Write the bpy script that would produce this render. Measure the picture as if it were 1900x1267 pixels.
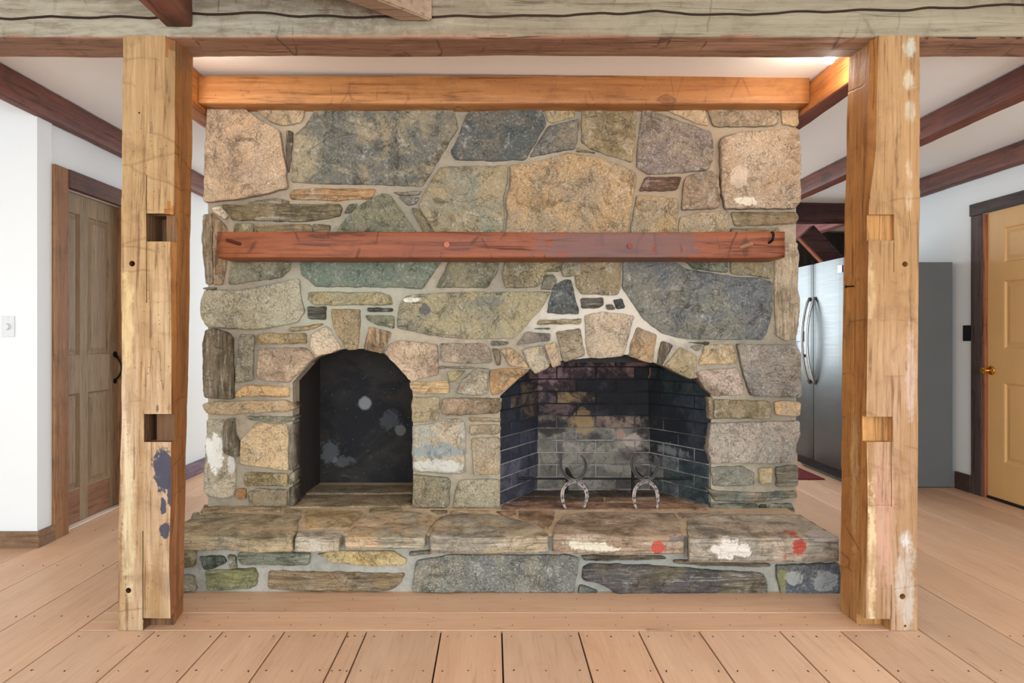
import bpy, bmesh, math, random
from mathutils import Vector, noise, Matrix
C = bpy.context; D = bpy.data
for o in list(D.objects): D.objects.remove(o)
SC = C.scene
random.seed(7)
F = 1250.0; VX, VY, CH = 915.0, 625.0, 1.12      # focal length in pixels, principal point, eye height

# ------------------------------------------------------------------ camera, world, lights, exposure
cam = D.cameras.new('camera'); co = D.objects.new('camera', cam); SC.collection.objects.link(co); SC.camera = co
co.location = (0, 0, CH); co.rotation_euler = (math.pi/2, 0, 0)
cam.sensor_width = 36; cam.lens = F/1900*36; cam.shift_x = (950-VX)/1900; cam.shift_y = -(633.5-VY)/1900
cam.clip_start = .05
SC.view_settings.view_transform = 'Standard'; SC.view_settings.look = 'None'
SC.view_settings.exposure = 0.0; SC.view_settings.gamma = 1; SC.view_settings.use_curve_mapping = False
W = D.worlds.new('World'); SC.world = W; W.use_nodes = True
W.node_tree.nodes['Background'].inputs[0].default_value = (.75, .87, 1, 1)
W.node_tree.nodes['Background'].inputs[1].default_value = 1.0
def area(name, loc, rot, sx, sy, power, col):
    l = D.lights.new(name, 'AREA'); l.shape = 'RECTANGLE'; l.size = sx; l.size_y = sy; l.energy = power; l.color = col
    o = D.objects.new(name, l); o.location = loc; o.rotation_euler = rot; SC.collection.objects.link(o); return o
R = math.radians
DAY = (.80, .92, 1)  # daylight at unseen windows, put in and sized for their light
area('window_light_back', (-1.5, -2.92, 1.18), (R(90), 0, 0), 2.4, 2.15, 175, DAY)
area('window_light_back', (1.75, -2.92, 1.18), (R(90), 0, 0), 2.4, 2.15, 175, DAY)
area('window_light_left', (-4.42, .9, 1.35), (R(90), 0, R(-90)), 2.6, 1.6, 24, DAY)
area('window_light_right', (3.38, .6, 1.35), (R(90), 0, R(90)), 1.8, 1.5, 34, DAY)
area('window_light_kitchen', (.95, 8.0, 1.45), (R(-90), 0, 0), 1.9, 1.3, 86, DAY)  # unseen far-wall window, added to light the kitchen
area('window_light_passage', (-1.2, 8.0, 1.45), (R(-90), 0, 0), 1.6, 1.4, 52, DAY)  # unseen far-wall window, added to light the passage

# ------------------------------------------------------------------ helpers
def P(x, y, Y): return Vector(((x-VX)*Y/F, Y, CH-(y-VY)*Y/F))          # pixel at a depth
def PZ(x, y, Z):                                                        # pixel on a level plane
    Y = (CH-Z)*F/(y-VY); return Vector(((x-VX)*Y/F, Y, Z))
def lin(c): return tuple(((v/255)/12.92 if v/255 <= .04045 else ((v/255+.055)/1.055)**2.4) for v in c)
def rgba(c): return lin(c)+(1,)
def tag(o, label=None, cat=None, group=None, kind=None):
    if label: o['label'] = label
    if cat: o['category'] = cat
    if group: o['group'] = group
    if kind: o['kind'] = kind
    return o
def wloc(o):
    v = Vector((0, 0, 0))
    while o: v += o.location; o = o.parent
    return v
def empty(name, loc, label=None, cat=None, group=None, kind=None):
    o = D.objects.new(name, None); o.location = loc; o.empty_display_size = .1; SC.collection.objects.link(o)
    return tag(o, label, cat, group, kind)
def link(name, me, parent=None, mats=(), smooth=False):
    """me holds world coordinates; shift them to the parent's frame"""
    for m in mats: me.materials.append(m)
    o = D.objects.new(name, me)
    if parent:
        me.transform(Matrix.Translation(-wloc(parent))); o.parent = parent
    if smooth: me.shade_smooth()
    SC.collection.objects.link(o); return o
def mesh(verts, faces, name='mesh'):
    me = D.meshes.new(name); me.from_pydata([tuple(v) for v in verts], [], faces); me.update(); return me
def bm_mesh(bm, name='mesh'):
    bmesh.ops.recalc_face_normals(bm, faces=bm.faces)
    me = D.meshes.new(name); bm.to_mesh(me); bm.free(); return me
def add_box(bm, x0, x1, y0, y1, z0, z1, mat=0):
    vs = [bm.verts.new(p) for p in ((x0,y0,z0),(x1,y0,z0),(x1,y1,z0),(x0,y1,z0),(x0,y0,z1),(x1,y0,z1),(x1,y1,z1),(x0,y1,z1))]
    for f in ((0,3,2,1),(4,5,6,7),(0,1,5,4),(1,2,6,5),(2,3,7,6),(3,0,4,7)):
        bm.faces.new([vs[i] for i in f]).material_index = mat
def box(name, b, mat, parent=None, bev=0, seg=2):
    bm = bmesh.new(); add_box(bm, *b)
    if bev: bmesh.ops.bevel(bm, geom=bm.edges[:], offset=bev, segments=seg, affect='EDGES', profile=.6)
    return link(name, bm_mesh(bm), parent, [mat])
def add_cyl(bm, a, b, r0, r1=None, n=16, caps=True):
    r1 = r0 if r1 is None else r1; a = Vector(a); b = Vector(b); d = (b-a).normalized()
    u = d.orthogonal().normalized(); v = d.cross(u); A = []; B = []
    for i in range(n):
        t = 2*math.pi*i/n; w = u*math.cos(t)+v*math.sin(t)
        A.append(bm.verts.new(a+w*r0)); B.append(bm.verts.new(b+w*r1))
    for i in range(n): bm.faces.new((A[i], A[(i+1) % n], B[(i+1) % n], B[i]))
    if caps: bm.faces.new(A[::-1]); bm.faces.new(B)
def cyl(name, a, b, r0, mat, parent=None, r1=None, n=16):
    bm = bmesh.new(); add_cyl(bm, a, b, r0, r1, n); o = link(name, bm_mesh(bm), parent, [mat]); o.data.shade_auto_smooth() if hasattr(o.data, 'shade_auto_smooth') else None; return o
def tube(bm, pts, r, n=12):
    prev = None
    for i, p in enumerate(pts):
        t = (pts[min(i+1, len(pts)-1)]-pts[max(i-1, 0)]).normalized(); u = t.cross(Vector((0, 1, 0))).normalized(); v = t.cross(u)
        ring = [bm.verts.new(p+(u*math.cos(a)+v*math.sin(a))*r) for a in [2*math.pi*k/n for k in range(n)]]
        if prev:
            for k in range(n): bm.faces.new((prev[k], prev[(k+1) % n], ring[(k+1) % n], ring[k]))
        else: bm.faces.new(ring[::-1])
        prev = ring
    bm.faces.new(prev)
def cut(o, boxes=(), cyls=()):
    """carve boxes and cylinders (world coordinates) out of an object whose frame is the parent's"""
    w = wloc(o); bm = bmesh.new()
    for b in boxes: add_box(bm, *b)
    me = bm_mesh(bm); cs = []
    bm2 = bmesh.new()
    for c in cyls: add_cyl(bm2, *c)
    me2 = bm_mesh(bm2)
    for m in (me, me2):
        if not m.vertices: continue
        for f in m.polygons: f.material_index = 2
        c = D.objects.new('cutter', m); SC.collection.objects.link(c); cs.append(c)
        md = o.modifiers.new('b', 'BOOLEAN'); md.operation = 'DIFFERENCE'; md.object = c; md.solver = 'EXACT'; md.use_self = True
    C.view_layer.update()
    dg = C.evaluated_depsgraph_get(); new = D.meshes.new_from_object(o.evaluated_get(dg))
    o.modifiers.clear(); o.data = new
    for c in cs: D.objects.remove(c)

# ------------------------------------------------------------------ node helper
class N:
    def __init__(s, name):
        s.m = D.materials.new(name); s.m.use_nodes = True; s.t = s.m.node_tree; s.n = s.t.nodes; s.l = s.t.links
        s.b = s.n['Principled BSDF']
    def add(s, typ, **k):
        n = s.n.new(typ)
        for a, v in k.items(): setattr(n, a, v)
        return n
    def put(s, sock, v):
        if hasattr(v, 'node'): s.l.new(v, sock)
        elif v is not None:
            if isinstance(v, tuple) and len(v) == 3 and sock.type == 'RGBA': v = v+(1,)
            sock.default_value = v
    def math(s, op, a, b=None, c=None, clamp=False):
        n = s.add('ShaderNodeMath', operation=op, use_clamp=clamp)
        for i, v in enumerate((a, b, c)):
            if v is not None: s.put(n.inputs[i], v)
        return n.outputs[0]
    def vmath(s, op, a, b=None):
        n = s.add('ShaderNodeVectorMath', operation=op); s.put(n.inputs[0], a)
        if b is not None: s.put(n.inputs[1], b)
        return n.outputs[1] if op in ('LENGTH', 'DISTANCE') else n.outputs[0]
    def noise(s, vec, scale, detail=4, rough=.55, dist=0):
        n = s.add('ShaderNodeTexNoise'); s.put(n.inputs['Vector'], vec)
        n.inputs['Scale'].default_value = scale; n.inputs['Detail'].default_value = detail
        n.inputs['Roughness'].default_value = rough; n.inputs['Distortion'].default_value = dist
        return n.outputs[0]
    def ramp(s, v, lo, hi, a=0., b=1.):
        n = s.add('ShaderNodeMapRange'); n.interpolation_type = 'SMOOTHSTEP'; s.put(n.inputs[0], v)
        for i, q in enumerate((lo, hi, a, b)): n.inputs[i+1].default_value = q
        return n.outputs[0]
    def mix(s, f, a, b, mode='MIX'):
        n = s.add('ShaderNodeMix', data_type='RGBA', blend_type=mode); s.put(n.inputs[0], f)
        s.put(n.inputs[6], a); s.put(n.inputs[7], b); return n.outputs[2]
    def coords(s, rand=True):
        tc = s.add('ShaderNodeTexCoord').outputs['Object']
        if not rand: return tc
        oi = s.add('ShaderNodeObjectInfo'); s.oi = oi
        sc = s.math('MULTIPLY', oi.outputs['Random'], 37.0)
        return s.vmath('ADD', tc, sc)
    def pos(s): return s.add('ShaderNodeNewGeometry').outputs['Position']
    def blob(s, pos, c, r, warp, soft=.14):
        """mask of one stain at world point c with radii r, its edge broken up by noise"""
        d = s.vmath('LENGTH', s.vmath('DIVIDE', s.vmath('SUBTRACT', pos, tuple(c)), tuple(r)))
        return s.ramp(s.math('ADD', d, warp), 1-soft, 1+soft*.3, 1, 0)
    def out(s, col, rough=.8, bump=None, strength=.4, dist=.01, metal=0, spec=.3):
        s.put(s.b.inputs['Base Color'], col); s.put(s.b.inputs['Roughness'], rough); s.b.inputs['Metallic'].default_value = metal
        s.b.inputs['Specular IOR Level'].default_value = spec
        if bump is not None:
            b = s.add('ShaderNodeBump'); b.inputs['Strength'].default_value = strength; b.inputs['Distance'].default_value = dist
            s.l.new(bump, b.inputs['Height']); s.l.new(b.outputs[0], s.b.inputs['Normal'])
        return s.m
def warp_of(n, pos, scale=9, amt=.9):
    return n.math('MULTIPLY', n.math('SUBTRACT', n.noise(pos, scale, 8, .72, .3), .5), amt*2.4)

def plain(name, col, rough=.6, metal=0, bump=0, bscale=60, var=.06, spec=.3):
    n = N(name); co_ = n.coords(False); c = rgba(col)
    v = n.noise(co_, 5, 4)
    k = n.mix(v, tuple(x*(1-var) for x in c[:3])+(1,), tuple(min(1, x*(1+var)) for x in c[:3])+(1,))
    return n.out(k, rough, n.noise(co_, bscale, 4) if bump else None, bump, .004, metal, spec)

def stone_mat(name, kind, patches=()):
    n = N(name); co_ = n.coords(); p = n.pos()
    base = n.oi.outputs['Color']
    at = n.add('ShaderNodeAttribute', attribute_type='OBJECT', attribute_name='tint').outputs['Color']
    big = n.noise(co_, 4.5, 8, .66, .6)
    c = n.mix(n.ramp(big, .42, .58), base, at)
    dark = n.mix(1.0, c, (.36, .35, .34, 1), 'MULTIPLY'); lite = n.mix(.55, c, (.86, .80, .70, 1))
    c = n.mix(n.math('MULTIPLY', n.ramp(n.noise(co_, 8, 9, .74, .8), .50, .66), .8), c, dark)
    c = n.mix(n.math('MULTIPLY', n.ramp(n.noise(co_, 15, 9, .8, .5), .52, .74), .8), c, lite)
    if kind in 'gm':
        gr = n.noise(co_, 120 if kind == 'g' else 85, 4, .75)
        c = n.mix(n.math('MULTIPLY', n.ramp(gr, .36, .52, 1, 0), .55 if kind == 'g' else .35), c, dark)
        c = n.mix(n.math('MULTIPLY', n.ramp(gr, .55, .68), .6 if kind == 'g' else .35), c, lite)
        h = n.math('ADD', n.math('MULTIPLY', gr, .35), n.noise(co_, 22, 6, .7))
        h = n.math('ADD', h, n.math('MULTIPLY', big, 1.2))
    else:
        sc = (3, 3, 34) if kind == 's' else (34, 8, 3)
        st = n.noise(n.vmath('MULTIPLY', co_, sc), 2.2, 7, .68, .5)
        c = n.mix(n.math('MULTIPLY', n.ramp(st, .36, .52, 1, 0), .75), c, dark)
        c = n.mix(n.math('MULTIPLY', n.ramp(st, .54, .70), .6), c, lite)
        gr = n.noise(co_, 110, 3, .7); c = n.mix(n.math('MULTIPLY', n.ramp(gr, .35, .55, 1, 0), .3), c, dark)
        h = n.math('ADD', n.math('MULTIPLY', st, 1.6), n.math('MULTIPLY', gr, .3))
    # thin pale scratches and hairline cracks
    cr = n.noise(co_, 6, 5, .6, 1.5); line = n.ramp(n.math('ABSOLUTE', n.math('SUBTRACT', cr, .5)), .0, .008, 1, 0)
    c = n.mix(n.math('MULTIPLY', line, .55), c, dark); h = n.math('SUBTRACT', h, n.math('MULTIPLY', line, .35))
    w = warp_of(n, p, 16, 1.1)
    for (px, r, col, s) in patches: c = n.mix(n.math('MULTIPLY', n.blob(p, px, r, w), s), c, rgba(col))
    return n.out(c, .88, h, .85, .012, spec=.22)

def wood(name, axis, light, dark, deep, grain=26, patches=(), knots=0, crack=.6, zg=None, rough=.7, bump=.5, varobj=False, worm=0, gc=1., hew=0):
    """axis: grain direction; zg = (z0, z1, other light colour) slow change of the timber along its height"""
    n = N(name); co_ = n.coords(); p = n.pos()
    s = [1, 1, 1]; s[axis] = .055; cs = n.vmath('MULTIPLY', co_, tuple(s))
    g = n.noise(cs, grain*2.6, 8, .66, .5)
    s2 = [1, 1, 1]; s2[axis] = .12; big = n.noise(n.vmath('MULTIPLY', co_, tuple(s2)), 6, 5, .6, .6)
    L = rgba(light)
    if zg:
        z = n.add('ShaderNodeSeparateXYZ'); n.l.new(p, z.inputs[0])
        L = n.mix(n.ramp(n.math('ADD', z.outputs[2], n.math('MULTIPLY', big, .7)), zg[0]+.35, zg[1]+.35), rgba(zg[2]), L)
    c = n.mix(n.ramp(big, .32, .68), L, rgba(dark))
    c = n.mix(n.math('MULTIPLY', n.ramp(g, .40, .58, 1, 0), .6*gc), c, rgba(dark))
    c = n.mix(n.math('MULTIPLY', n.ramp(g, .33, .46, 1, 0), .75*gc), c, rgba(deep))
    c = n.mix(n.math('MULTIPLY', n.ramp(g, .56, .68), .35*gc), c, tuple(min(1, x*1.45) for x in lin(light))+(1,))
    mo = n.noise(co_, 7, 7, .7, .5); c = n.mix(n.math('MULTIPLY', n.ramp(mo, .5, .68), .38*min(1, bump*2.5)), c, rgba(deep)); c = n.mix(n.math('MULTIPLY', n.ramp(mo, .28, .45, 1, 0), .3*min(1, bump*2.5)), c, L)
    s3 = [1, 1, 1]; s3[axis] = .03
    ck = n.noise(n.vmath('MULTIPLY', co_, tuple(s3)), 11, 3, .5, .2)
    line = n.ramp(n.math('ABSOLUTE', n.math('SUBTRACT', ck, .5)), 0, .006, 1, 0)
    line = n.math('MULTIPLY', line, n.ramp(n.noise(co_, 3, 2), .45, .6))
    c = n.mix(n.math('MULTIPLY', line, crack), c, tuple(x*.35 for x in lin(deep))+(1,))
    h = n.math('SUBTRACT', n.math('ADD', g, n.math('MULTIPLY', n.noise(co_, 14, 4), .6)), n.math('MULTIPLY', line, 1.2))
    if hew:
        s5 = [2.2, 2.2, 2.2]; s5[axis] = 7
        v = n.add('ShaderNodeTexVoronoi', feature='DISTANCE_TO_EDGE'); v.inputs['Scale'].default_value = 1
        n.put(v.inputs['Vector'], n.vmath('MULTIPLY', n.vmath('ADD', co_, n.math('MULTIPLY', n.noise(co_, 6, 3), .06)), tuple(s5)))
        hl = n.math('MULTIPLY', n.ramp(v.outputs['Distance'], 0, .035, 1, 0), n.ramp(n.noise(co_, 5, 3), .5, .6))
        c = n.mix(n.math('MULTIPLY', hl, hew), c, rgba(deep)); h = n.math('SUBTRACT', h, n.math('MULTIPLY', hl, .8))
    if knots:
        s4 = [1, 1, 1]; s4[axis] = .45
        v = n.add('ShaderNodeTexVoronoi'); n.put(v.inputs['Vector'], n.vmath('MULTIPLY', n.vmath('ADD', co_, n.math('MULTIPLY', n.noise(co_, 9, 2), .05)), tuple(s4))); v.inputs['Scale'].default_value = knots
        sp = n.add('ShaderNodeSeparateColor'); n.l.new(v.outputs['Color'], sp.inputs[0])
        keep = n.math('GREATER_THAN', sp.outputs[0], .55); kd = tuple(x*.45 for x in lin(deep))+(1,)
        k = n.math('MULTIPLY', n.ramp(v.outputs['Distance'], .05, .11, 1, 0), keep)
        ring = n.math('MULTIPLY', n.ramp(n.math('ABSOLUTE', n.math('SUBTRACT', v.outputs['Distance'], .1)), 0, .03, 1, 0), keep)
        c = n.mix(n.math('MULTIPLY', k, .5), c, kd); c = n.mix(n.math('MULTIPLY', ring, .5), c, kd)
    if worm:
        v = n.add('ShaderNodeTexVoronoi'); n.put(v.inputs['Vector'], co_); v.inputs['Scale'].default_value = 45
        dd = n.ramp(v.outputs['Distance'], .07, .13, 1, 0)
        dd = n.math('MULTIPLY', dd, n.ramp(n.noise(co_, 4, 3), .47, .56)); c = n.mix(n.math('MULTIPLY', dd, worm), c, rgba((70, 42, 22)))
    if patches:
        w = warp_of(n, p, 22, 1.0)
        s6 = [1, 1, 1]; s6[axis] = .2
        fl = n.ramp(n.noise(n.vmath('MULTIPLY', co_, tuple(s6)), 45, 5, .7), .38, .58)
        for (px, r, col, st) in patches:
            dk = sum(col) < 250
            m_ = n.blob(p, px, r, w, .14 if dk else .5)
            if not dk: m_ = n.math('MULTIPLY', m_, n.math('ADD', n.math('MULTIPLY', fl, .7), .3))
            c = n.mix(n.math('MULTIPLY', m_, st), c, rgba(col))
    if varobj: c = n.mix(1.0, c, n.oi.outputs['Color'], 'MULTIPLY')
    return n.out(c, rough, h, bump, .006)

def white_paint(name, col, rough=.75):
    n = N(name); co_ = n.coords(False)
    return n.out(n.mix(n.noise(co_, 1.2, 3), tuple(x*.975 for x in lin(col))+(1,), rgba(col)), rough, n.noise(co_, 180, 3), .06, .002)

M_wall = white_paint('white_wall_paint', (228, 228, 226))
M_ceil = white_paint('white_ceiling_paint', (246, 245, 243))
M_dark = plain('dark_void', (14, 12, 12), .9)
M_iron = plain('black_iron', (28, 25, 24), .5, .6, .3)
M_brass = plain('brass', (214, 160, 70), .25, 1)
M_plastic = plain('white_plastic', (214, 214, 212), .35)
M_blackplastic = plain('black_plastic', (22, 22, 24), .4)

# ------------------------------------------------------------------ hewn timber
def hewn(name, b, axis, mats, parent=None, amp=.006, r=.012, step=.05, sub=.03, freq=5, seed=0, matf=None, extra=None, taper=None):
    """timber with rounded, irregular hewn faces; b=(x0,x1,y0,y1,z0,z1); extra(p, n)->offset along the normal"""
    lo = Vector((b[0], b[2], b[4])); hi = Vector((b[1], b[3], b[5]))
    o_ = [i for i in range(3) if i != axis]; a, c = o_
    wa, wc = hi[a]-lo[a], hi[c]-lo[c]
    loop = []
    def side(p, q, nrm):
        L = (q[0]-p[0], q[1]-p[1]); ln = math.hypot(*L); k = max(1, int(ln/sub))
        for i in range(k+1): loop.append((p[0]+L[0]*i/k, p[1]+L[1]*i/k, nrm))
    s_ = .7071
    side((r, 0), (wa-r, 0), (0, -1)); loop.append((wa-r*.3, r*.3, (s_, -s_)))
    side((wa, r), (wa, wc-r), (1, 0)); loop.append((wa-r*.3, wc-r*.3, (s_, s_)))
    side((wa-r, wc), (r, wc), (0, 1)); loop.append((r*.3, wc-r*.3, (-s_, s_)))
    side((0, wc-r), (0, r), (-1, 0)); loop.append((r*.3, r*.3, (-s_, -s_)))
    m = len(loop); L = hi[axis]-lo[axis]; ns = max(2, int(L/step)); vs = []
    so = Vector((seed*3.7, seed*1.3, seed*2.9))
    for i in range(ns+1):
        t = lo[axis]+L*i/ns
        for (u, v, nn) in loop:
            p = Vector((0, 0, 0)); p[axis] = t; p[a] = lo[a]+u; p[c] = lo[c]+v
            n3 = Vector((0, 0, 0)); n3[a], n3[c] = nn
            q = p*1.0; q[axis] *= .35
            d = noise.noise(q*freq+so)*amp + noise.noise(q*freq*3.1+so)*amp*.4
            cell = p*1.0; cell[axis] = math.floor(t/.17)*.17
            d += noise.noise(cell*4+so)*amp*.5 - abs(noise.noise(p*13+so))*amp*.3
            if extra: d += extra(p, n3)
            p = p+n3*d
            if taper: p = taper(p)
            vs.append(p)
    fs = []
    for i in range(ns):
        for j in range(m):
            k = (j+1) % m; fs.append((i*m+j, i*m+k, (i+1)*m+k, (i+1)*m+j))
    fs.append(tuple(range(m))[::-1]); fs.append(tuple(range(ns*m, ns*m+m)))
    me = mesh(vs, fs)
    bm = bmesh.new(); bm.from_mesh(me); bmesh.ops.recalc_face_normals(bm, faces=bm.faces)
    if matf:
        for f in bm.faces: f.material_index = matf(f)
    bm.to_mesh(me); bm.free()
    return link(name, me, parent, mats, True)

# ================================================================== SETTING
def ceilz(x): return CH+1.33-(x+2.4)*.0141
# floor with boards
M_sub = plain('floor_gap_dark', (38, 24, 16), .9)
M_plank = wood('pine_board', 1, (216, 176, 144), (204, 162, 130), (170, 124, 94), 26, knots=3.6, crack=.25, rough=.48, bump=.12, varobj=True, gc=.4)
M_plankx = wood('pine_cross_board', 0, (216, 176, 144), (204, 162, 130), (170, 124, 94), 26, knots=3.6, crack=.25, rough=.48, bump=.12, varobj=True, gc=.4)
floor = box('floor', (-4.5, 6.0, -3, 9, -.06, -.012), M_sub); tag(floor, 'wide pine board floor', kind='structure')
def plank(x0, x1, y0, y1, mat=None, g=.0028):
    bm = bmesh.new(); add_box(bm, x0+g, x1-g, y0+g, y1-g, -.012, 0)
    top = [e for e in bm.edges if all(v.co.z > -.001 for v in e.verts)]
    bmesh.ops.bevel(bm, geom=top, offset=.0016, segments=1, affect='EDGES')
    o = link('plank', bm_mesh(bm), floor, [mat or M_plank])
    v = random.uniform(.9, 1.06); w = random.uniform(-.03, .03); o.color = (v*(1+w), v, v*(1-w), 1)
    return o
front = [-1.588, -1.288, -1.027, -.793, -.552, -.481, -.198, .033, .324, .553, .783, 1.091, 1.323, 1.63]
for a, b in zip(front, front[1:]): plank(a, b, -3, 2.57)
plank(-1.588, 1.63, 2.57, 2.734, M_plankx); plank(-1.588, 1.63, 2.734, 2.99, M_plankx)
left = [-4.5, -4.2, -3.9, -3.63, -3.35, -3.05, -2.72, -2.434, -2.171, -1.874, -1.588]
for a, b in zip(left, left[1:]):
    j = random.uniform(4.6, 6.5); plank(a, b, -3, j); plank(a, b, j, 9)
right = [1.63, 1.919, 2.24, 2.47, 2.77, 3.02, 3.27, 3.6]
for a, b in zip(right, right[1:]):
    j = random.uniform(6, 7); plank(a, b, -3, j); plank(a, b, j, 9)
for a in range(8): plank(3.6+a*.3, 3.9+a*.3, 5.9, 9)
plank(-1.588, -1.30, 2.99, 9); plank(1.36, 1.63, 2.99, 9)
for i in range(9): plank(-1.30+i*.2956, -1.30+(i+1)*.2956, 4.3, 9)
bm = bmesh.new()
for a, b in zip(front+right[1:], front[1:]+right[2:]):
    for y in (2.52, 2.26, 1.6):
        for f in (.12, .5, .88): add_cyl(bm, (a+(b-a)*f+random.uniform(-.006, .006), y+random.uniform(-.01, .01), -.002), (a+(b-a)*f, y, .0007), .0026, n=6)
for a, b in zip(left[5:], left[6:]):
    for y in (3.9, 3.3, 2.7, 2.26):
        for f in (.12, .5, .88): add_cyl(bm, (a+(b-a)*f, y+random.uniform(-.01, .01), -.002), (a+(b-a)*f, y, .0007), .0026, n=6)
for i in range(16):
    for y in (2.62, 2.69, 2.77, 2.88): q_ = -1.4+i*.19+random.uniform(-.05, .05); add_cyl(bm, (q_, y, -.002), (q_, y, .0007), .0026, n=6)
o = link('nail_heads', bm_mesh(bm), floor, [plain('nail_dark', (60, 40, 30), .6)]); o['kind'] = 'stuff'

def quadslab(name, pts, up, mat, parent=None):
    vs = [Vector(p) for p in pts]+[Vector(p)+Vector(up) for p in pts]; k = len(pts)
    fs = [tuple(range(k)), tuple(range(k, 2*k))[::-1]]+[(i, (i+1) % k, k+(i+1) % k, k+i) for i in range(k)]
    me = mesh(vs, fs); bm = bmesh.new(); bm.from_mesh(me); bmesh.ops.recalc_face_normals(bm, faces=bm.faces); bm.to_mesh(me); bm.free()
    return link(name, me, parent, [mat])
o = quadslab('ceiling', [(-4.5, 2.66, ceilz(-4.5)), (6, 2.66, ceilz(6)), (6, 9, ceilz(6)), (-4.5, 9, ceilz(-4.5))], (0, 0, .1), M_ceil); tag(o, kind='structure')
o = box('ceiling', (-4.5, 3.44, -3, 2.66, 2.62, 2.70), M_ceil); tag(o, kind='structure')

def wall_with_holes(name, axis, c, th, a0, a1, z0, z1, holes, mat):
    """wall at coordinate c, thickness th (signed), holes=(a0,a1,z0,z1)"""
    bm = bmesh.new(); cuts = sorted({a0, a1, *[h[0] for h in holes], *[h[1] for h in holes]})
    for p, q in zip(cuts, cuts[1:]):
        zs = [z0]; hs = sorted([h for h in holes if h[0] <= p and h[1] >= q], key=lambda h: h[2])
        segs = []; z = z0
        for h in hs:
            if h[2] > z: segs.append((z, h[2]))
            z = h[3]
        if z < z1: segs.append((z, z1))
        for s0, s1 in segs:
            lo, hi = min(c, c+th), max(c, c+th)
            add_box(bm, *((p, q, lo, hi) if axis == 1 else (lo, hi, p, q)), s0, s1)
    bmesh.ops.remove_doubles(bm, verts=bm.verts, dist=1e-5)
    o = link(name, bm_mesh(bm), None, [mat]); return tag(o, kind='structure')
ZT = 2.75
wall_with_holes('wall_back', 1, -3, -.12, -4.5, 3.44, 0, ZT, [(-2.7, -.3, .08, 2.28), (.55, 2.95, .08, 2.28)], M_wall)
wall_with_holes('wall_left', 0, -4.5, -.12, -3, 3.59, 0, ZT, [(-.4, 2.2, .55, 2.15)], M_wall)
wall_with_holes('wall_passage', 1, 3.59, .12, -4.5, -2.43, 0, ZT, [], M_wall)
wall_with_holes('wall_pantry', 0, -2.45, -.12, 3.7105, 9, 0, ZT, [(3.80, 4.50, 0, 1.98)], M_wall)
wall_with_holes('wall_right', 0, 3.44, .12, -3, 6.0, 0, ZT, [(3.84, 4.71, 0, 2.0), (-.3, 1.5, .6, 2.1)], M_wall)
wall_with_holes('wall_kitchen', 1, 5.88, .12, 3.44, 6.0, 0, ZT, [], M_wall)
wall_with_holes('wall_far', 1, 8.12, .12, -2.57, 6.0, 0, ZT, [(-2.0, -.4, .75, 2.15), (-.7+.0, 1.9, .8, 2.1)][0:1]+[(.0, 1.9, .8, 2.1)], M_wall)
wall_with_holes('wall_side', 0, 6.0, .12, 5.88, 8.2, 0, ZT, [], M_wall)
# plain frames in the unseen window openings, put in for the daylight they give
M_frame = plain('white_window_frame', (235, 233, 228), .5)
M_glass = D.materials.new('window_glass'); M_glass.use_nodes = True
g_ = M_glass.node_tree.nodes['Principled BSDF']; g_.inputs['Transmission Weight'].default_value = 1; g_.inputs['Roughness'].default_value = 0; g_.inputs['IOR'].default_value = 1.02
def window(k, axis, c, a0, a1, z0, z1):
    bm = bmesh.new()
    def bb(p, q, s0, s1):
        add_box(bm, *((p, q, c, c+.05) if axis == 1 else (c, c+.05, p, q)), s0, s1)
    bb(a0, a0+.06, z0, z1); bb(a1-.06, a1, z0, z1); bb(a0+.06, a1-.06, z0, z0+.06); bb(a0+.06, a1-.06, z1-.06, z1); bb((a0+a1)/2-.025, (a0+a1)/2+.025, z0+.06, z1-.06)
    o = link('window_%d' % k, bm_mesh(bm), None, [M_frame]); tag(o, kind='structure')
    bm = bmesh.new(); add_box(bm, *((a0+.06, a1-.06, c+.02, c+.028) if axis == 1 else (c+.02, c+.028, a0+.06, a1-.06)), z0+.06, z1-.06)
    link('pane', bm_mesh(bm), o, [M_glass])
window(1, 1, -3.1, -2.7, -.3, .08, 2.28); window(2, 1, -3.1, .55, 2.95, .08, 2.28); window(3, 0, -4.6, -.4, 2.2, .55, 2.15)
window(4, 0, 3.5, -.3, 1.5, .6, 2.1); window(5, 1, 8.18, -2.0, -.4, .75, 2.15); window(6, 1, 8.18, 0, 1.9, .8, 2.1)  # last two, hidden by the chimney, are added to light the far rooms

# baseboards
M_base = wood('rustic_baseboard', 0, (150, 118, 88), (120, 92, 68), (80, 56, 40), 20)
M_basey = wood('rustic_baseboard_long', 1, (150, 118, 88), (120, 92, 68), (80, 56, 40), 20)
M_based = wood('dark_baseboard', 1, (86, 62, 52), (66, 48, 42), (40, 28, 26), 20)
tag(box('baseboard_passage', (-4.4, -2.409, 3.568, 3.59, 0, .086), M_base, bev=.003), kind='structure')
tag(box('baseboard_corner', (-2.43, -2.409, 3.592, 3.710, 0, .086), M_basey, bev=.003), kind='structure')
tag(box('baseboard_left', (-2.45, -2.40, 4.66, 8.1, 0, .10), wood('violet_grey_baseboard', 1, (150, 132, 140), (112, 92, 104), (60, 44, 54), 20), bev=.003), kind='structure')
tag(box('baseboard_right', (3.42, 3.44, 4.835, 4.995, 0, .125), M_based, bev=.003), kind='structure')

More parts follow.
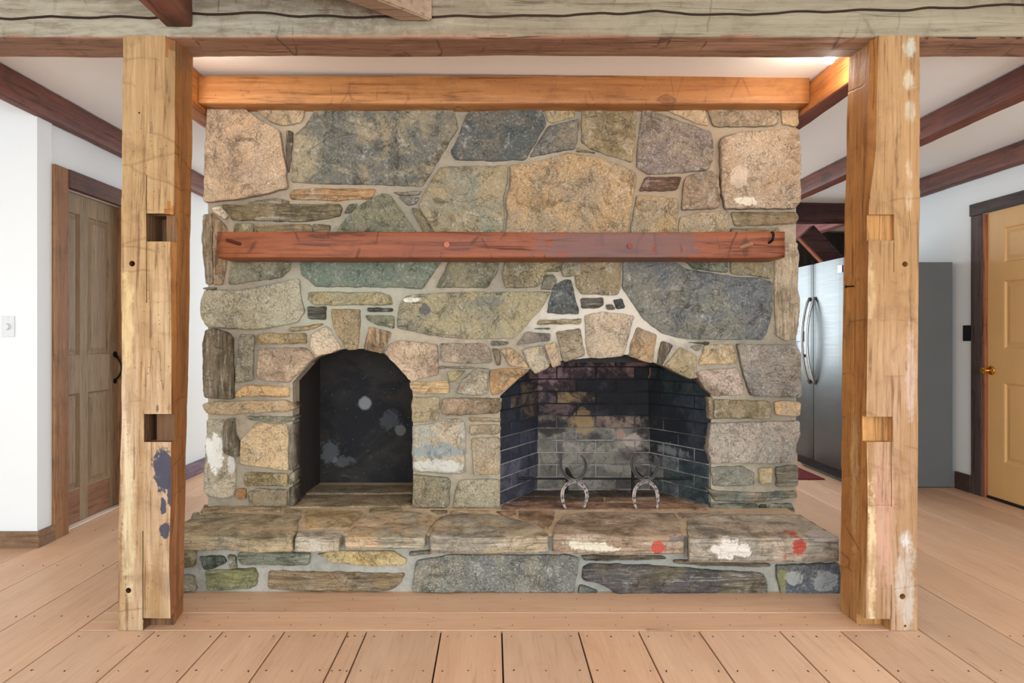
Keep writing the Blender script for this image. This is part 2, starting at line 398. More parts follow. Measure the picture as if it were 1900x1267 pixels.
# ---- left door (setting): four-panel old door in a rustic frame
M_cas = wood('rustic_casing', 2, (160, 114, 72), (136, 92, 58), (88, 56, 36), 22, worm=0)
M_cash = wood('dark_header', 1, (104, 66, 50), (84, 52, 42), (48, 28, 24), 22)
M_doorw = wood('old_grey_door', 2, (160, 136, 106), (140, 116, 88), (100, 78, 56), 34, crack=.2, bump=.2)
M_doorb = wood('reddish_bottom_rail', 1, (150, 108, 76), (136, 92, 66), (90, 58, 40), 34, crack=.2, bump=.2)
def panel_door(root, X, sgn, y0, y1, z0, z1, rows, cols, mat, th=.04, rec=.012, mats_bottom=None):
    """door in a plane of constant X, its face towards sgn; rows and cols are the recessed panels"""
    f = X; bk = X-sgn*th
    bm = bmesh.new(); lo, hi = sorted((f, bk))
    ys = [y0]+[v for c in cols for v in c]+[y1]; zs = [z0]+[v for r in rows for v in r]+[z1]
    for i in range(0, len(ys), 2): add_box(bm, lo, hi, ys[i], ys[i+1], z0, z1)
    stl = link('door_stiles', bm_mesh(bm), root, [mat])
    for i in range(0, len(zs), 2):
        bm = bmesh.new()
        for c in cols: add_box(bm, lo+.0005, hi-.0005, c[0], c[1], zs[i], zs[i+1])
        link('rail', bm_mesh(bm), root, [mats_bottom if (mats_bottom and i == 0) else mat])
    for c in cols:
        for r in rows:
            bm = bmesh.new(); a = f-sgn*.001
            def ring(ins, x): return [bm.verts.new(v) for v in ((x, c[0]+ins, r[0]+ins), (x, c[1]-ins, r[0]+ins), (x, c[1]-ins, r[1]-ins), (x, c[0]+ins, r[1]-ins))]
            rs = [ring(0, a), ring(.006, f-sgn*.004), ring(.012, f-sgn*rec*1.1), ring(.022, f-sgn*rec*1.1), ring(.045, f-sgn*rec*.5)]
            for p, q in zip(rs, rs[1:]):
                for k in range(4): bm.faces.new((p[k], p[(k+1) % 4], q[(k+1) % 4], q[k]))
            bm.faces.new(rs[-1]); link('panel', bm_mesh(bm), root, [mat])
d1 = empty('door_1', (-2.5, 4.14, 0), kind='structure', label='old four-panel plank-brown door in a rustic wooden frame')
panel_door(d1, -2.50, 1, 3.805, 4.495, .012, 1.975, [(.206, .782), (1.006, 1.865)], [(3.90, 4.075), (4.155, 4.395)], M_doorw, mats_bottom=M_doorb)
box('door_casing', (-2.45, -2.415, 3.715, 3.835, 0, 2.075), M_cas, d1, .004)
box('door_casing', (-2.45, -2.415, 4.49, 4.63, 0, 1.97), M_cas, d1, .004)
box('door_header', (-2.45, -2.41, 3.836, 4.64, 1.972, 2.075), M_cash, d1, .004)
box('door_jamb', (-2.55, -2.452, 4.485, 4.50, 0, 1.98), M_cas, d1)
box('door_jamb', (-2.55, -2.452, 3.80, 3.812, 0, 1.98), M_cas, d1)
box('threshold', (-2.57, -2.46, 3.813, 4.484, -.005, .006), plain('pale_threshold', (236, 214, 196), .6), d1)  # pale strip paints the bright line of light under the door
bm = bmesh.new()
pts = [Vector((-2.498+.05*math.sin(math.pi*t/10)**.8*(.9), 4.45+.0*t, .995-.16*t/10)) for t in range(11)]
for p, q in zip(pts, pts[1:]): add_cyl(bm, p, q, .006, n=8)
add_cyl(bm, (-2.4995, 4.45, 1.005), (-2.494, 4.45, 1.005), .02, n=12); add_cyl(bm, (-2.4995, 4.45, .828), (-2.494, 4.45, .828), .017, n=12)
add_cyl(bm, (-2.495, 4.45, 1.005), (-2.47, 4.43, .985), .009, n=8)
link('thumb_latch', bm_mesh(bm), d1, [M_iron])
# ---- right door: tan six-panel door
M_tan = plain('tan_door_paint', (212, 166, 108), .5, var=.1)
M_gc = wood('grey_brown_casing', 2, (92, 78, 72), (72, 58, 54), (38, 28, 28), 22)
M_gch = wood('grey_brown_header', 1, (84, 72, 66), (62, 52, 48), (34, 26, 26), 22)
M_ored = wood('orange_casing_edge', 2, (170, 100, 66), (140, 80, 52), (80, 44, 30), 22)
d2 = empty('door_2', (3.47, 4.28, 0), kind='structure', label='tan six-panel door with a brass knob in a dark frame')
panel_door(d2, 3.447, -1, 3.855, 4.695, .02, 1.985, [(.27, .81), (1.04, 1.50), (1.62, 1.86)], [(4.0, 4.215), (4.33, 4.545)], M_tan, rec=.01)
box('door_casing', (3.425, 3.44, 4.725, 4.832, 0, 1.98), M_gc, d2, .004)
box('door_casing', (3.425, 3.44, 3.72, 3.84, 0, 1.98), M_gc, d2, .004)
box('door_header', (3.42, 3.44, 3.70, 4.84, 1.982, 2.067), M_gch, d2, .004)
box('casing_edge', (3.43, 3.47, 4.700, 4.7225, 0, 1.978), M_ored, d2, .002)
box('door_jamb', (3.441, 3.52, 3.842, 3.853, 0, 1.98), M_ored, d2)
box('door_sweep', (3.44, 3.52, 3.856, 4.694, .0, .018), M_blackplastic, d2)  # black strip paints the dark gap under the door
bm = bmesh.new(); kz, ky = .888, 4.655
add_cyl(bm, (3.4465, ky, kz), (3.438, ky, kz), .030, n=20); add_cyl(bm, (3.438, ky, kz), (3.407, ky, kz), .011, n=14)
prof = [(.425, .012), (.418, .022), (.408, .027), (.398, .025), (.391, .016), (.389, .001)]
for (a, ra), (b, rb) in zip(prof, prof[1:]): add_cyl(bm, (2.982+a, ky, kz), (2.982+b, ky, kz), ra, rb, 20, False)
link('door_knob', bm_mesh(bm), d2, [M_brass], True)

# switches
o = empty('dimmer_switch', P(16, 605, 3.589), 'white dimmer switch plate with a round knob on the left white wall', 'switch')
a = P(4, 586, 3.589); b = P(28, 625, 3.589)
box('plate', (a.x, b.x, 3.582, 3.589, b.z, a.z), M_plastic, o, .002)
c_ = P(14, 606, 3.58); cyl('knob', (c_.x, 3.582, c_.z), (c_.x, 3.562, c_.z), .018, M_plastic, o, .016, 24)
for dz in (.045, -.045): cyl('screw', (c_.x+.003, 3.583, c_.z+dz), (c_.x+.003, 3.5805, c_.z+dz), .003, plain('screw_grey', (200, 200, 200), .4), o, n=8)
zc = CH-(618-625)*4.87/F
o = empty('wall_switch', (3.44, 4.885, zc), 'black switch plate on the wall beside the dark door frame', 'switch')
box('plate', (3.433, 3.44, 4.85, 4.925, zc-.057, zc+.057), M_blackplastic, o, .002)
box('toggle', (3.425, 3.434, 4.881, 4.893, zc-.012, zc+.012), M_blackplastic, o, .001)

# ================================================================== STONE FIREPLACE
YW = 3.42                                   # plane of the stone faces
fire = empty('stone_fireplace', (.05, 3.42, 0), 'wide fieldstone fireplace wall with two arched openings and a raised hearth', 'fireplace')
def mortar(name, base, tint, blobs=()):
    n = N(name); co_ = n.coords(False); p = n.pos()
    c = n.mix(n.ramp(n.noise(co_, 2.5, 6, .6), .38, .62), rgba(base), rgba(tint))
    c = n.mix(n.math('MULTIPLY', n.ramp(n.noise(co_, 24, 7, .75), .46, .66), .45), c, tuple(x*.5 for x in lin(base))+(1,))
    w = warp_of(n, p, 7, .7)
    for (px, r, col, s) in blobs: c = n.mix(n.math('MULTIPLY', n.blob(p, px, r, w, .6), s), c, rgba(col))
    return n.out(c, .92, n.math('ADD', n.noise(co_, 40, 5, .7), n.math('MULTIPLY', n.noise(co_, 9, 4), 1.5)), .8, .01, spec=.2)
M_mortar = mortar('wall_mortar', (172, 156, 134), (148, 138, 120), [(P(1150, 590, YW), (.55, .4, .28), (206, 194, 178), .9), (P(650, 560, YW), (.5, .4, .22), (172, 172, 154), .6),
    (P(1300, 300, YW), (.7, .4, .35), (160, 136, 110), .8), (P(560, 300, YW), (.6, .4, .3), (166, 146, 122), .7)])
M_hmortar = mortar('hearth_mortar', (166, 160, 148), (146, 144, 134))
M_hbed = mortar('hearth_bed_mortar', (216, 190, 158), (196, 168, 136))
M_st = {k: stone_mat({'g': 'granite_stone', 's': 'layered_stone', 'v': 'upright_layered_stone', 'm': 'mottled_stone'}[k], k) for k in 'gsvm'}

def area2(p): return .5*sum(p[i][0]*p[(i+1) % len(p)][1]-p[(i+1) % len(p)][0]*p[i][1] for i in range(len(p)))
def resample(pts, s):
    out = []
    k = len(pts)
    for i in range(k):
        a, b = pts[i], pts[(i+1) % k]; L = math.dist(a, b); m = max(1, round(L/s))
        for j in range(m): out.append((a[0]+(b[0]-a[0])*j/m, a[1]+(b[1]-a[1])*j/m))
    return out
def chaikin(p, lim=.007):
    o = []
    for i in range(len(p)):
        a, b = p[i], p[(i+1) % len(p)]; q = min(.16, lim/max(math.dist(a, b), 1e-4))
        o += [(a[0]+(b[0]-a[0])*q, a[1]+(b[1]-a[1])*q), (a[0]+(b[0]-a[0])*(1-q), a[1]+(b[1]-a[1])*(1-q))]
    return o
def stone_me(pts, fr, depth, relief, seed, bev=.0065, rag=.0045, sides=1):
    """a stone from its outline: fr = (origin, u, v, n); outline in u,v; face at n=0, body reaches -depth"""
    O, U, V, Nn = fr
    if area2(pts) < 0: pts = pts[::-1]
    pts = chaikin(pts); per = sum(math.dist(pts[i], pts[(i+1) % len(pts)]) for i in range(len(pts)))
    A = abs(area2(pts)); s = max(.009, per/130); pts = resample(pts, s); k = len(pts)
    cx = sum(p[0] for p in pts)/k; cy = sum(p[1] for p in pts)/k
    bev = min(bev, .55*A/per); so = Vector((seed*1.71, seed*.93, seed*2.37))
    nr = []
    for i in range(k):
        a, b = pts[i-2], pts[(i+2) % k]; t = (b[0]-a[0], b[1]-a[1]); l = math.hypot(*t) or 1
        nr.append((-t[1]/l, t[0]/l))                       # inward for counter-clockwise
    def jit(p, f=22): return noise.noise(Vector((p[0]*f, p[1]*f, 0))+so)
    pts = [(p[0]+q[0]*(jit(p)+.5*jit(p, 60))*rag, p[1]+q[1]*(jit(p)+.5*jit(p, 60))*rag) for p, q in zip(pts, nr)]
    def hgt(x, y):
        v = Vector((x, y, 0))
        h = noise.fractal(v*6+so, .8, 2.1, 6)*relief*1.25
        c = noise.cell(Vector((math.floor((x+y*.4)*7+noise.noise(v*9+so)*.8), math.floor((y-x*.3)*9+noise.noise(v*8-so)*.8), seed*1.))) if False else 0
        h += noise.noise(v*2.3-so)*relief*.8-abs(noise.noise(v*11+so))*relief*.5
        return h if h > -.005 else -.005+(h+.005)*.25
    rings = []
    for sd in range(sides):
        z = -depth+(depth-bev)*sd/sides
        rings.append([(p[0]-q[0]*(0 if sd == 0 else .004*noise.noise(Vector((p[0]*25, p[1]*25, z*60))+so)), p[1]-q[1]*(0 if sd == 0 else .004*noise.noise(Vector((p[0]*25, p[1]*25, z*60))+so)), z) for p, q in zip(pts, nr)])
    rings.append([(p[0], p[1], -bev) for p in pts])
    rings.append([(p[0]+q[0]*bev*.3, p[1]+q[1]*bev*.3, -bev*.35) for p, q in zip(pts, nr)])
    ins = [(p[0]+q[0]*bev, p[1]+q[1]*bev) for p, q in zip(pts, nr)]
    R_ = math.sqrt(A/math.pi); m = max(1, min(9, int(R_/.018)))
    for j in range(m):
        f = 1-j/m; f2 = f
        ring = []
        for p in ins:
            x = cx+(p[0]-cx)*f2; y = cy+(p[1]-cy)*f2
            e = 0 if j else -bev*.08
            ring.append((x, y, hgt(x, y)+e+relief*.15*(1-f2*f2)))
        rings.append(ring)
    vs = [O+U*a+V*b+Nn*c for r in rings for (a, b, c) in r]
    fs = []
    for j in range(len(rings)-1):
        for i in range(k):
            i2 = (i+1) % k; fs.append((j*k+i, j*k+i2, (j+1)*k+i2, (j+1)*k+i))
    vs.append(O+U*cx+V*cy+Nn*(hgt(cx, cy)+relief*.15)); c_ = len(vs)-1; j = len(rings)-1
    for i in range(k): fs.append((j*k+i, j*k+(i+1) % k, c_))
    fs.append(tuple(range(k))[::-1])
    if U.cross(V).dot(Nn) < 0: fs = [f[::-1] for f in fs]
    return mesh(vs, fs)
UX, UZ, UYm = Vector((1, 0, 0)), Vector((0, 0, 1)), Vector((0, -1, 0))
rs = random.Random(11)
def shade(o, col, tint=None):
    g_ = sum(col)/3; col = tuple(min(255, (c*.80+g_*.20)*k_) for c, k_ in zip(col, (1.03, 1.0, .96)))
    o.color = rgba(col)
    if tint is not None: g_ = sum(tint)/3; tint = tuple(c*.82+g_*.18 for c in tint)
    if tint is None:
        d = rs.choice([(1.10, 1.05, .97), (.78, .79, .80), (.80, .80, .76), (1.1, 1.08, 1.05)])
        tint = tuple(min(255, c*k) for c, k in zip(col, d))
    o['tint'] = list(lin(tint))
def wstone(kind, col, px, parent, Y=YW, depth=.09, proud=None, relief=None, mat=None, tint=None, label=None):
    """a stone of an upright face, traced as pixels"""
    pr = rs.uniform(-.004, .010) if proud is None else proud
    Yf = Y-pr; pts = []
    for x, y in px:
        if Y == YW:
            if 426 <= y <= 432: y = 450
            elif 486 <= y <= 492: y = 466
            elif 203 <= y <= 208: y = 196
        q = P(x, y, Yf); pts.append((q.x, q.z))
    A = abs(area2(pts)); rel = (.004+.008*min(1, math.sqrt(A)/.4)) if relief is None else relief
    if kind in 'sv': rel *= 1.2
    me = stone_me(pts, (Vector((0, Yf, 0)), UX, UZ, UYm), depth, rel, rs.uniform(0, 50))
    o = link('stone', me, parent, [mat or M_st[kind]], True); shade(o, col, tint)
    if label: o['label'] = label
    return o

OVEN = [(545, 941), (545, 712), (560, 695), (585, 667), (615, 656), (640, 650), (675, 650), (710, 658), (735, 680), (758, 704), (764, 735), (765, 941)]
FBOX = [(930, 943), (930, 737), (984, 688), (1045, 672), (1110, 665), (1155, 661), (1168, 661), (1225, 680), (1285, 705), (1297, 702), (1318, 738), (1317, 943)]
# the mortar face as one plate with the two arched openings, 12 cm thick
out = [(384, 941)]+[(384, 196), (1478, 196), (1478, 952), (1317, 952)]
zb = .235
def w2(p): q = P(p[0], p[1], 3.436); return (q.x, q.z)
contour = [(w2((386, 0))[0], zb), (w2((386, 0))[0], 2.275), (w2((1477, 0))[0], 2.275), (w2((1477, 0))[0], zb)]
fb = [w2((x-2 if x < 1100 else x+2, y-3)) for x, y in FBOX]; ov = [w2((x-2 if x < 650 else x+2, y-3)) for x, y in OVEN]
fb[0] = (fb[0][0], zb); fb[-1] = (fb[-1][0], zb); ov[0] = (ov[0][0], zb); ov[-1] = (ov[-1][0], zb)
contour += fb[::-1]+ov[::-1]
bm = bmesh.new(); fv = [bm.verts.new((x, 3.436, z)) for x, z in contour]; f = bm.faces.new(fv)
ext = bmesh.ops.extrude_face_region(bm, geom=[f]); bmesh.ops.translate(bm, vec=(0, .12, 0), verts=[v for v in ext['geom'] if isinstance(v, bmesh.types.BMVert)])
bmesh.ops.triangulate(bm, faces=[f for f in bm.faces if len(f.verts) > 4])
breast = link('chimney_breast', bm_mesh(bm), fire, [M_mortar])
# body behind the face plate
bm = bmesh.new()
add_box(bm, -1.452, -1.075, 3.556, 4.42, 0, 2.36); add_box(bm, -.385, .02, 3.556, 4.42, 0, 2.36)
add_box(bm, 1.16, 1.535, 3.556, 4.42, 0, 2.36); add_box(bm, -1.074, 1.159, 4.08, 4.42, 0, 2.36); add_box(bm, -1.074, 1.159, 3.556, 4.079, 1.42, 2.36)
add_box(bm, -1.452, 1.535, 3.437, 3.555, 2.276, 2.36)
link('chimney_core', bm_mesh(bm), fire, [M_mortar])

WALL = [
('g',(174,150,124),[(384,204),(447,204),(486,224),(518,241),(528,308),(532,348),(486,360),(426,371),(376,374),(378,295),(381,229)]),
('m',(186,160,124),[(465,204),(563,204),(564,214),(557,227),(520,232),(497,224)]),
('v',(120,104,84),[(531,240),(543,244),(541,280),(536,320),(532,316),(529,270)]),
('m',(152,140,112),[(586,205),(839,207),(851,237),(818,290),(785,346),(728,343),(597,341),(539,337),(542,295),(547,248),(563,235),(576,216)],(108,104,92)),
('s',(176,140,100),[(544,352),(578,348),(699,350),(689,369),(623,372),(539,369),(536,361)]),
('s',(140,128,104),[(461,374),(507,366),(534,371),(535,378),(465,380)]),
('s',(160,140,100),[(410,379),(465,379),(628,377),(635,387),(631,400),(584,408),(565,411),(428,408),(426,398)]),
('m',(200,184,158),[(392,385),(410,381),(424,400),(417,407),(394,393)]),
('m',(120,120,98),[(647,378),(663,377),(652,395),(638,396),(642,385)]),
('m',(146,134,96),[(436,414),(469,414),(472,430),(426,430)]),
('s',(168,144,104),[(473,415),(576,416),(586,430),(473,430)]),
('s',(120,108,84),[(578,416),(613,416),(607,430),(588,430)]),
('m',(128,122,96),[(610,430),(640,405),(670,377),(710,358),(723,361),(786,430)],(100,100,82)),
('m',(122,114,92),[(762,384),(778,387),(812,430),(795,430)]),
('s',(160,150,128),[(728,356),(781,353),(778,361),(741,362)]),
('m',(112,108,98),[(739,363),(778,365),(771,380),(755,381)]),
('v',(150,132,108),[(376,397),(391,396),(393,440),(393,527),(381,527),(375,490),(373,440)]),
('v',(160,136,110),[(389,393),(404,404),(419,419),(421,440),(418,500),(413,529),(395,528),(394,440),(392,400)]),
('m',(110,104,92),[(865,213),(887,206),(1004,206),(1014,229),(995,261),(975,296),(912,298),(843,296),(836,280),(846,261)],(88,90,84)),
('m',(158,140,104),[(1008,206),(1068,206),(1066,217),(1024,229),(1015,222)]),
('m',(136,124,104),[(1018,233),(1076,219),(1072,254),(1068,276),(1024,283),(983,291),(995,268)],(112,106,94)),
('m',(158,136,100),[(1080,206),(1181,206),(1181,251),(1174,301),(1145,292),(1107,281),(1079,264)]),
('m',(158,140,106),[(816,309),(941,306),(941,342),(935,366),(936,403),(931,430),(816,430),(775,381),(787,356)],(140,134,110)),
('g',(164,140,108),[(946,306),(1005,298),(1051,284),(1068,284),(1124,294),(1178,317),(1182,330),(1173,386),(1162,430),(936,430),(941,400),(938,370),(946,345)]),
('s',(150,136,112),[(1072,272),(1107,284),(1070,281)]),
('g',(142,124,106),[(1193,207),(1247,218),(1320,243),(1325,263),(1324,298),(1315,315),(1257,321),(1203,324),(1180,311),(1184,263)],(132,112,100)),
('m',(168,142,110),[(1220,206),(1308,206),(1317,234),(1296,229),(1271,219)]),
('m',(178,150,116),[(1313,206),(1447,206),(1447,227),(1438,233),(1381,234),(1325,234),(1318,219)]),
('m',(170,142,108),[(1450,206),(1483,206),(1484,227),(1479,234),(1452,230)]),
('g',(168,140,110),[(1342,251),(1376,244),(1482,237),(1487,263),(1487,371),(1479,386),(1394,386),(1347,386),(1341,361),(1337,263)],(178,150,120)),
('s',(128,96,74),[(1198,328),(1266,327),(1257,353),(1187,354)]),
('m',(152,126,100),[(1276,325),(1323,315),(1335,327),(1337,383),(1320,388),(1266,388),(1269,337)]),
('g',(156,136,106),[(1182,361),(1257,367),(1260,386),(1250,427),(1166,427),(1176,391)]),
('g',(158,138,108),[(1261,403),(1296,393),(1352,391),(1354,427),(1257,427)]),
('s',(158,134,98),[(1357,393),(1477,394),(1484,403),(1477,415),(1394,419),(1364,419)]),
('s',(140,124,98),[(1357,422),(1447,423),(1447,428),(1357,428)]),
('v',(196,176,148),[(1465,430),(1480,430),(1484,470),(1481,535),(1486,556),(1483,600),(1478,630),(1457,632),(1440,621),(1437,535),(1438,480),(1457,470),(1459,450)],(176,152,120)),
('m',(146,144,118),[(432,488),(543,488),(537,502),(520,515),(424,528),(422,521)]),
('m',(106,120,106),[(552,488),(832,488),(802,508),(783,536),(740,533),(640,532),(586,532),(560,510)],(122,126,104)),
('m',(130,124,96),[(841,489),(928,488),(924,502),(905,534),(809,533),(815,522)]),
('g',(158,142,104),[(939,488),(1041,488),(1039,503),(1013,504),(1007,523),(994,533),(937,533),(932,513)]),
('m',(142,132,110),[(1011,510),(1028,509),(1035,521),(1024,538),(1003,538),(1007,525)]),
('m',(144,136,112),[(1049,488),(1081,488),(1077,510),(1045,514),(1041,504)]),
('m',(136,120,92),[(1084,488),(1152,488),(1152,530),(1147,547),(1078,546),(1070,530),(1066,514)]),
('m',(74,78,80),[(1049,519),(1060,519),(1074,577),(1073,583),(1015,581),(1020,555),(1030,528)],(90,92,88)),
('s',(100,94,84),[(1077,553),(1120,551),(1121,566),(1110,571),(1078,573)]),
('m',(84,88,92),[(1137,555),(1155,553),(1161,571),(1144,574)]),
('m',(90,80,74),[(1125,565),(1136,564),(1143,574),(1127,575)]),
('m',(120,118,106),[(1157,489),(1224,489),(1273,498),(1360,513),(1414,516),(1435,524),(1434,578),(1424,619),(1414,630),(1273,630),(1230,619),(1194,591),(1168,552),(1155,533)],(106,106,104)),
('m',(118,120,100),[(1250,491),(1351,491),(1351,506),(1327,503),(1290,499)]),
('m',(138,128,102),[(1357,491),(1435,492),(1433,517),(1414,514),(1357,507)]),
('s',(126,126,112),[(374,534),(400,532),(400,537),(377,537)]),
('g',(164,154,126),[(379,538),(445,538),(488,530),(548,517),(554,518),(558,555),(565,577),(552,598),(488,611),(445,612),(381,606),(371,589),(370,562)],(176,164,132)),
('g',(150,142,108),[(571,542),(705,541),(724,549),(729,566),(582,566),(569,555)]),
('s',(112,110,92),[(570,569),(605,568),(604,593),(570,592)]),
('g',(142,124,90),[(614,573),(669,573),(668,598),(663,649),(643,649),(637,638),(616,606)]),
('s',(98,98,82),[(682,571),(728,571),(728,578),(682,578)]),
('m',(116,116,94),[(678,585),(729,585),(731,610),(701,604),(682,594)]),
('s',(168,148,110),[(535,608),(601,600),(575,612),(537,615)]),
('g',(188,170,144),[(575,619),(605,604),(611,609),(633,647),(614,655),(586,661),(575,643)]),
('v',(184,148,106),[(684,605),(727,617),(709,657),(675,649)]),
('v',(134,118,94),[(379,611),(398,609),(422,617),(431,628),(433,741),(410,741),(377,737),(375,700),(374,640)]),
('g',(144,136,114),[(445,620),(471,621),(469,679),(467,706),(435,711),(439,662)]),
('m',(176,150,104),[(475,621),(492,618),(567,619),(569,638),(476,638)]),
('g',(186,158,128),[(479,646),(562,644),(573,649),(584,664),(546,700),(535,711),(479,704),(475,694)],(160,128,100)),
('m',(190,158,114),[(459,714),(537,717),(537,737),(434,736),(438,727)]),
('m',(166,142,108),[(374,750),(392,745),(535,743),(541,748),(547,759),(533,763),(478,766),(413,770),(383,768),(376,759)]),
('m',(118,122,108),[(457,773),(528,772),(547,773),(545,781),(516,784),(463,779)]),
('g',(186,172,146),[(383,779),(411,777),(416,784),(413,805),(412,839),(434,849),(438,860),(436,902),(432,921),(413,925),(383,921),(376,911),(379,847)],(168,154,126)),
('v',(150,138,116),[(418,778),(434,776),(436,805),(442,818),(442,847),(436,847),(415,841),(416,805)]),
('g',(190,164,126),[(474,784),(533,787),(535,818),(533,847),(535,873),(516,872),(444,861),(444,820)]),
('v',(140,130,112),[(537,788),(545,786),(544,868),(538,873)]),
('m',(178,154,108),[(453,877),(533,879),(533,902),(453,902)]),
('m',(140,126,96),[(536,878),(547,874),(546,896),(536,900)]),
('m',(176,126,80),[(438,907),(454,907),(456,928),(437,925)]),
('m',(148,130,102),[(459,913),(478,907),(533,908),(532,941),(461,940)]),
('m',(120,106,84),[(536,906),(546,903),(547,940),(535,940)]),
('g',(192,166,136),[(711,655),(723,638),(743,631),(811,638),(813,696),(792,700),(766,708),(756,703),(733,675)],(166,134,106)),
('g',(176,154,130),[(816,637),(900,637),(909,649),(911,672),(881,675),(819,671)]),
('m',(118,116,98),[(911,632),(945,634),(943,640),(911,642)]),
('v',(150,136,112),[(913,646),(924,647),(930,662),(928,677),(921,679)]),
('m',(190,158,122),[(928,649),(947,644),(960,653),(983,683),(945,679),(937,664)]),
('s',(140,128,104),[(815,679),(881,680),(879,684),(815,684)]),
('s',(160,150,118),[(828,690),(866,687),(841,709),(834,709)]),
('g',(168,154,130),[(885,682),(909,685),(905,702),(905,730),(892,734),(845,730),(858,704)]),
('m',(190,146,96),[(910,685),(956,683),(983,687),(926,732),(913,734),(907,711)]),
('s',(198,166,118),[(759,709),(832,707),(833,729),(768,731),(760,719)]),
('m',(158,142,108),[(766,737),(816,737),(815,760),(800,762),(796,782),(764,784),(763,751)]),
('m',(158,138,104),[(803,766),(815,766),(811,781),(803,781)]),
('m',(160,134,108),[(821,739),(932,739),(930,757),(924,767),(856,771),(823,769),(818,762)]),
('s',(152,138,110),[(870,775),(929,776),(929,783),(872,782)]),
('m',(178,156,122),[(871,788),(928,789),(931,796),(926,806),(872,806)]),
('g',(180,162,136),[(765,790),(794,786),(848,775),(862,782),(864,803),(864,876),(848,881),(766,875),(764,823)],(168,160,142)),
('g',(156,140,116),[(874,813),(928,812),(929,881),(879,881)]),
('g',(126,122,102),[(766,881),(831,887),(835,893),(834,938),(825,943),(765,941)]),
('g',(160,150,122),[(852,891),(924,889),(929,895),(928,943),(840,943),(844,915)]),
('m',(150,136,122),[(977,615),(998,617),(1022,619),(1020,632),(958,640)]),
('g',(166,156,136),[(968,648),(1005,640),(1022,681),(994,693),(983,683)]),
('m',(166,146,124),[(1009,640),(1032,634),(1041,675),(1026,682)]),
('m',(160,144,120),[(1032,615),(1077,609),(1086,660),(1049,672),(1043,668)]),
('m',(158,142,108),[(1000,594),(1079,591),(1077,601),(996,602)]),
('m',(110,104,92),[(992,608),(1020,608),(1020,611),(992,611)]),
('g',(168,152,132),[(1084,585),(1116,578),(1178,586),(1161,649),(1155,660),(1112,666),(1092,663),(1087,630)]),
('m',(154,132,106),[(1183,606),(1219,621),(1211,675),(1166,660),(1172,632)]),
('v',(118,104,84),[(1228,632),(1250,640),(1228,679),(1219,677)]),
('m',(174,154,116),[(1263,643),(1293,660),(1293,692),(1284,705),(1232,680)]),
('m',(176,156,122),[(1306,640),(1360,638),(1368,660),(1368,675),(1297,677)]),
('s',(140,130,112),[(1280,642),(1304,641),(1295,653)]),
('s',(100,96,84),[(1278,635),(1317,635),(1314,639)]),
('g',(134,112,98),[(1295,688),(1368,681),(1381,718),(1379,733),(1323,734),(1310,725),(1293,694)],(186,158,136)),
('g',(146,136,124),[(1369,638),(1478,640),(1487,656),(1489,729),(1487,738),(1395,735),(1380,690)],(140,130,118)),
('m',(160,142,112),[(1326,741),(1431,744),(1432,777),(1325,777)]),
('m',(126,112,88),[(1314,736),(1324,738),(1324,778),(1316,778)]),
('m',(180,154,122),[(1437,746),(1455,743),(1487,747),(1486,770),(1477,774),(1442,770)]),
('g',(164,150,136),[(1320,786),(1485,781),(1486,808),(1478,827),(1477,856),(1431,860),(1321,860),(1314,835)],(150,140,124)),
('m',(134,130,116),[(1318,867),(1377,864),(1401,878),(1401,899),(1377,903),(1324,902)]),
('m',(172,152,112),[(1408,870),(1434,868),(1434,898),(1412,898)]),
('s',(126,124,116),[(1442,867),(1482,864),(1482,902),(1442,903)]),
('s',(150,136,112),[(1313,906),(1337,912),(1404,915),(1479,911),(1481,923),(1404,934),(1350,931),(1326,929)],(126,126,112)),
('s',(132,132,114),[(1318,934),(1409,936),(1409,953),(1322,953)]),
('s',(110,112,96),[(1411,937),(1424,937),(1424,953),(1411,953)]),
('s',(124,126,108),[(1428,937),(1468,933),(1477,953),(1428,953)]),
]
special = {}
def patched(key, kind, patches): special[key] = stone_mat(key, kind, patches)
patched('white_washed_stone', 'g', [(P(398, 838, YW), (.05, .2, .09), (232, 226, 216), .9), (P(428, 862, YW), (.02, .2, .05), (220, 214, 204), .7)])
patched('blue_banded_stone', 'g', [(P(812, 836, YW), (.17, .2, .035), (140, 146, 144), .8), (P(812, 864, YW), (.15, .2, .03), (206, 202, 190), .7)])
patched('marked_grey_stone', 'm', [(P(788, 575, YW), (.035, .2, .035), (92, 88, 90), .9), (P(762, 556, YW), (.05, .2, .014), (226, 216, 196), .9), (P(905, 560, YW), (.09, .2, .03), (104, 106, 100), .6)])
patched('warm_cornered_stone', 'g', [(P(1385, 376, YW), (.06, .2, .025), (224, 208, 184), .8), (P(1370, 330, YW), (.05, .2, .06), (206, 186, 164), .5)])
BIGM = [(765,546),(818,543),(917,541),(1000,541),(1023,541),(1008,567),(980,600),(953,628),(860,629),(800,622),(738,610),(736,595),(741,566),(750,550)]
WALL.append(('m', (158, 146, 110), BIGM, (136, 128, 102)))
for i, row in enumerate(WALL):
    kind, col, px = row[:3]; mt = None
    if px[0] == (383, 779): mt = special['white_washed_stone']
    if px[0] == (765, 790): mt = special['blue_banded_stone']
    if px is BIGM: mt = special['marked_grey_stone']
    if px[0] == (1342, 251): mt = special['warm_cornered_stone']
    arch = any(650 < y < 712 and (560 < x < 770 or 920 < x < 1325) for x, y in px) or any(x in range(925, 934) or x in range(536, 548) or x in range(762, 767) or x in range(1313, 1327) for x, y in px)
    wstone(kind, col, px, breast, depth=.125 if arch else .05, mat=mt, tint=row[3] if len(row) > 3 else None,
           proud={(384,204): .02, (1342,251): .022, (1369,638): .02, (1320,786): .018}.get(px[0]))
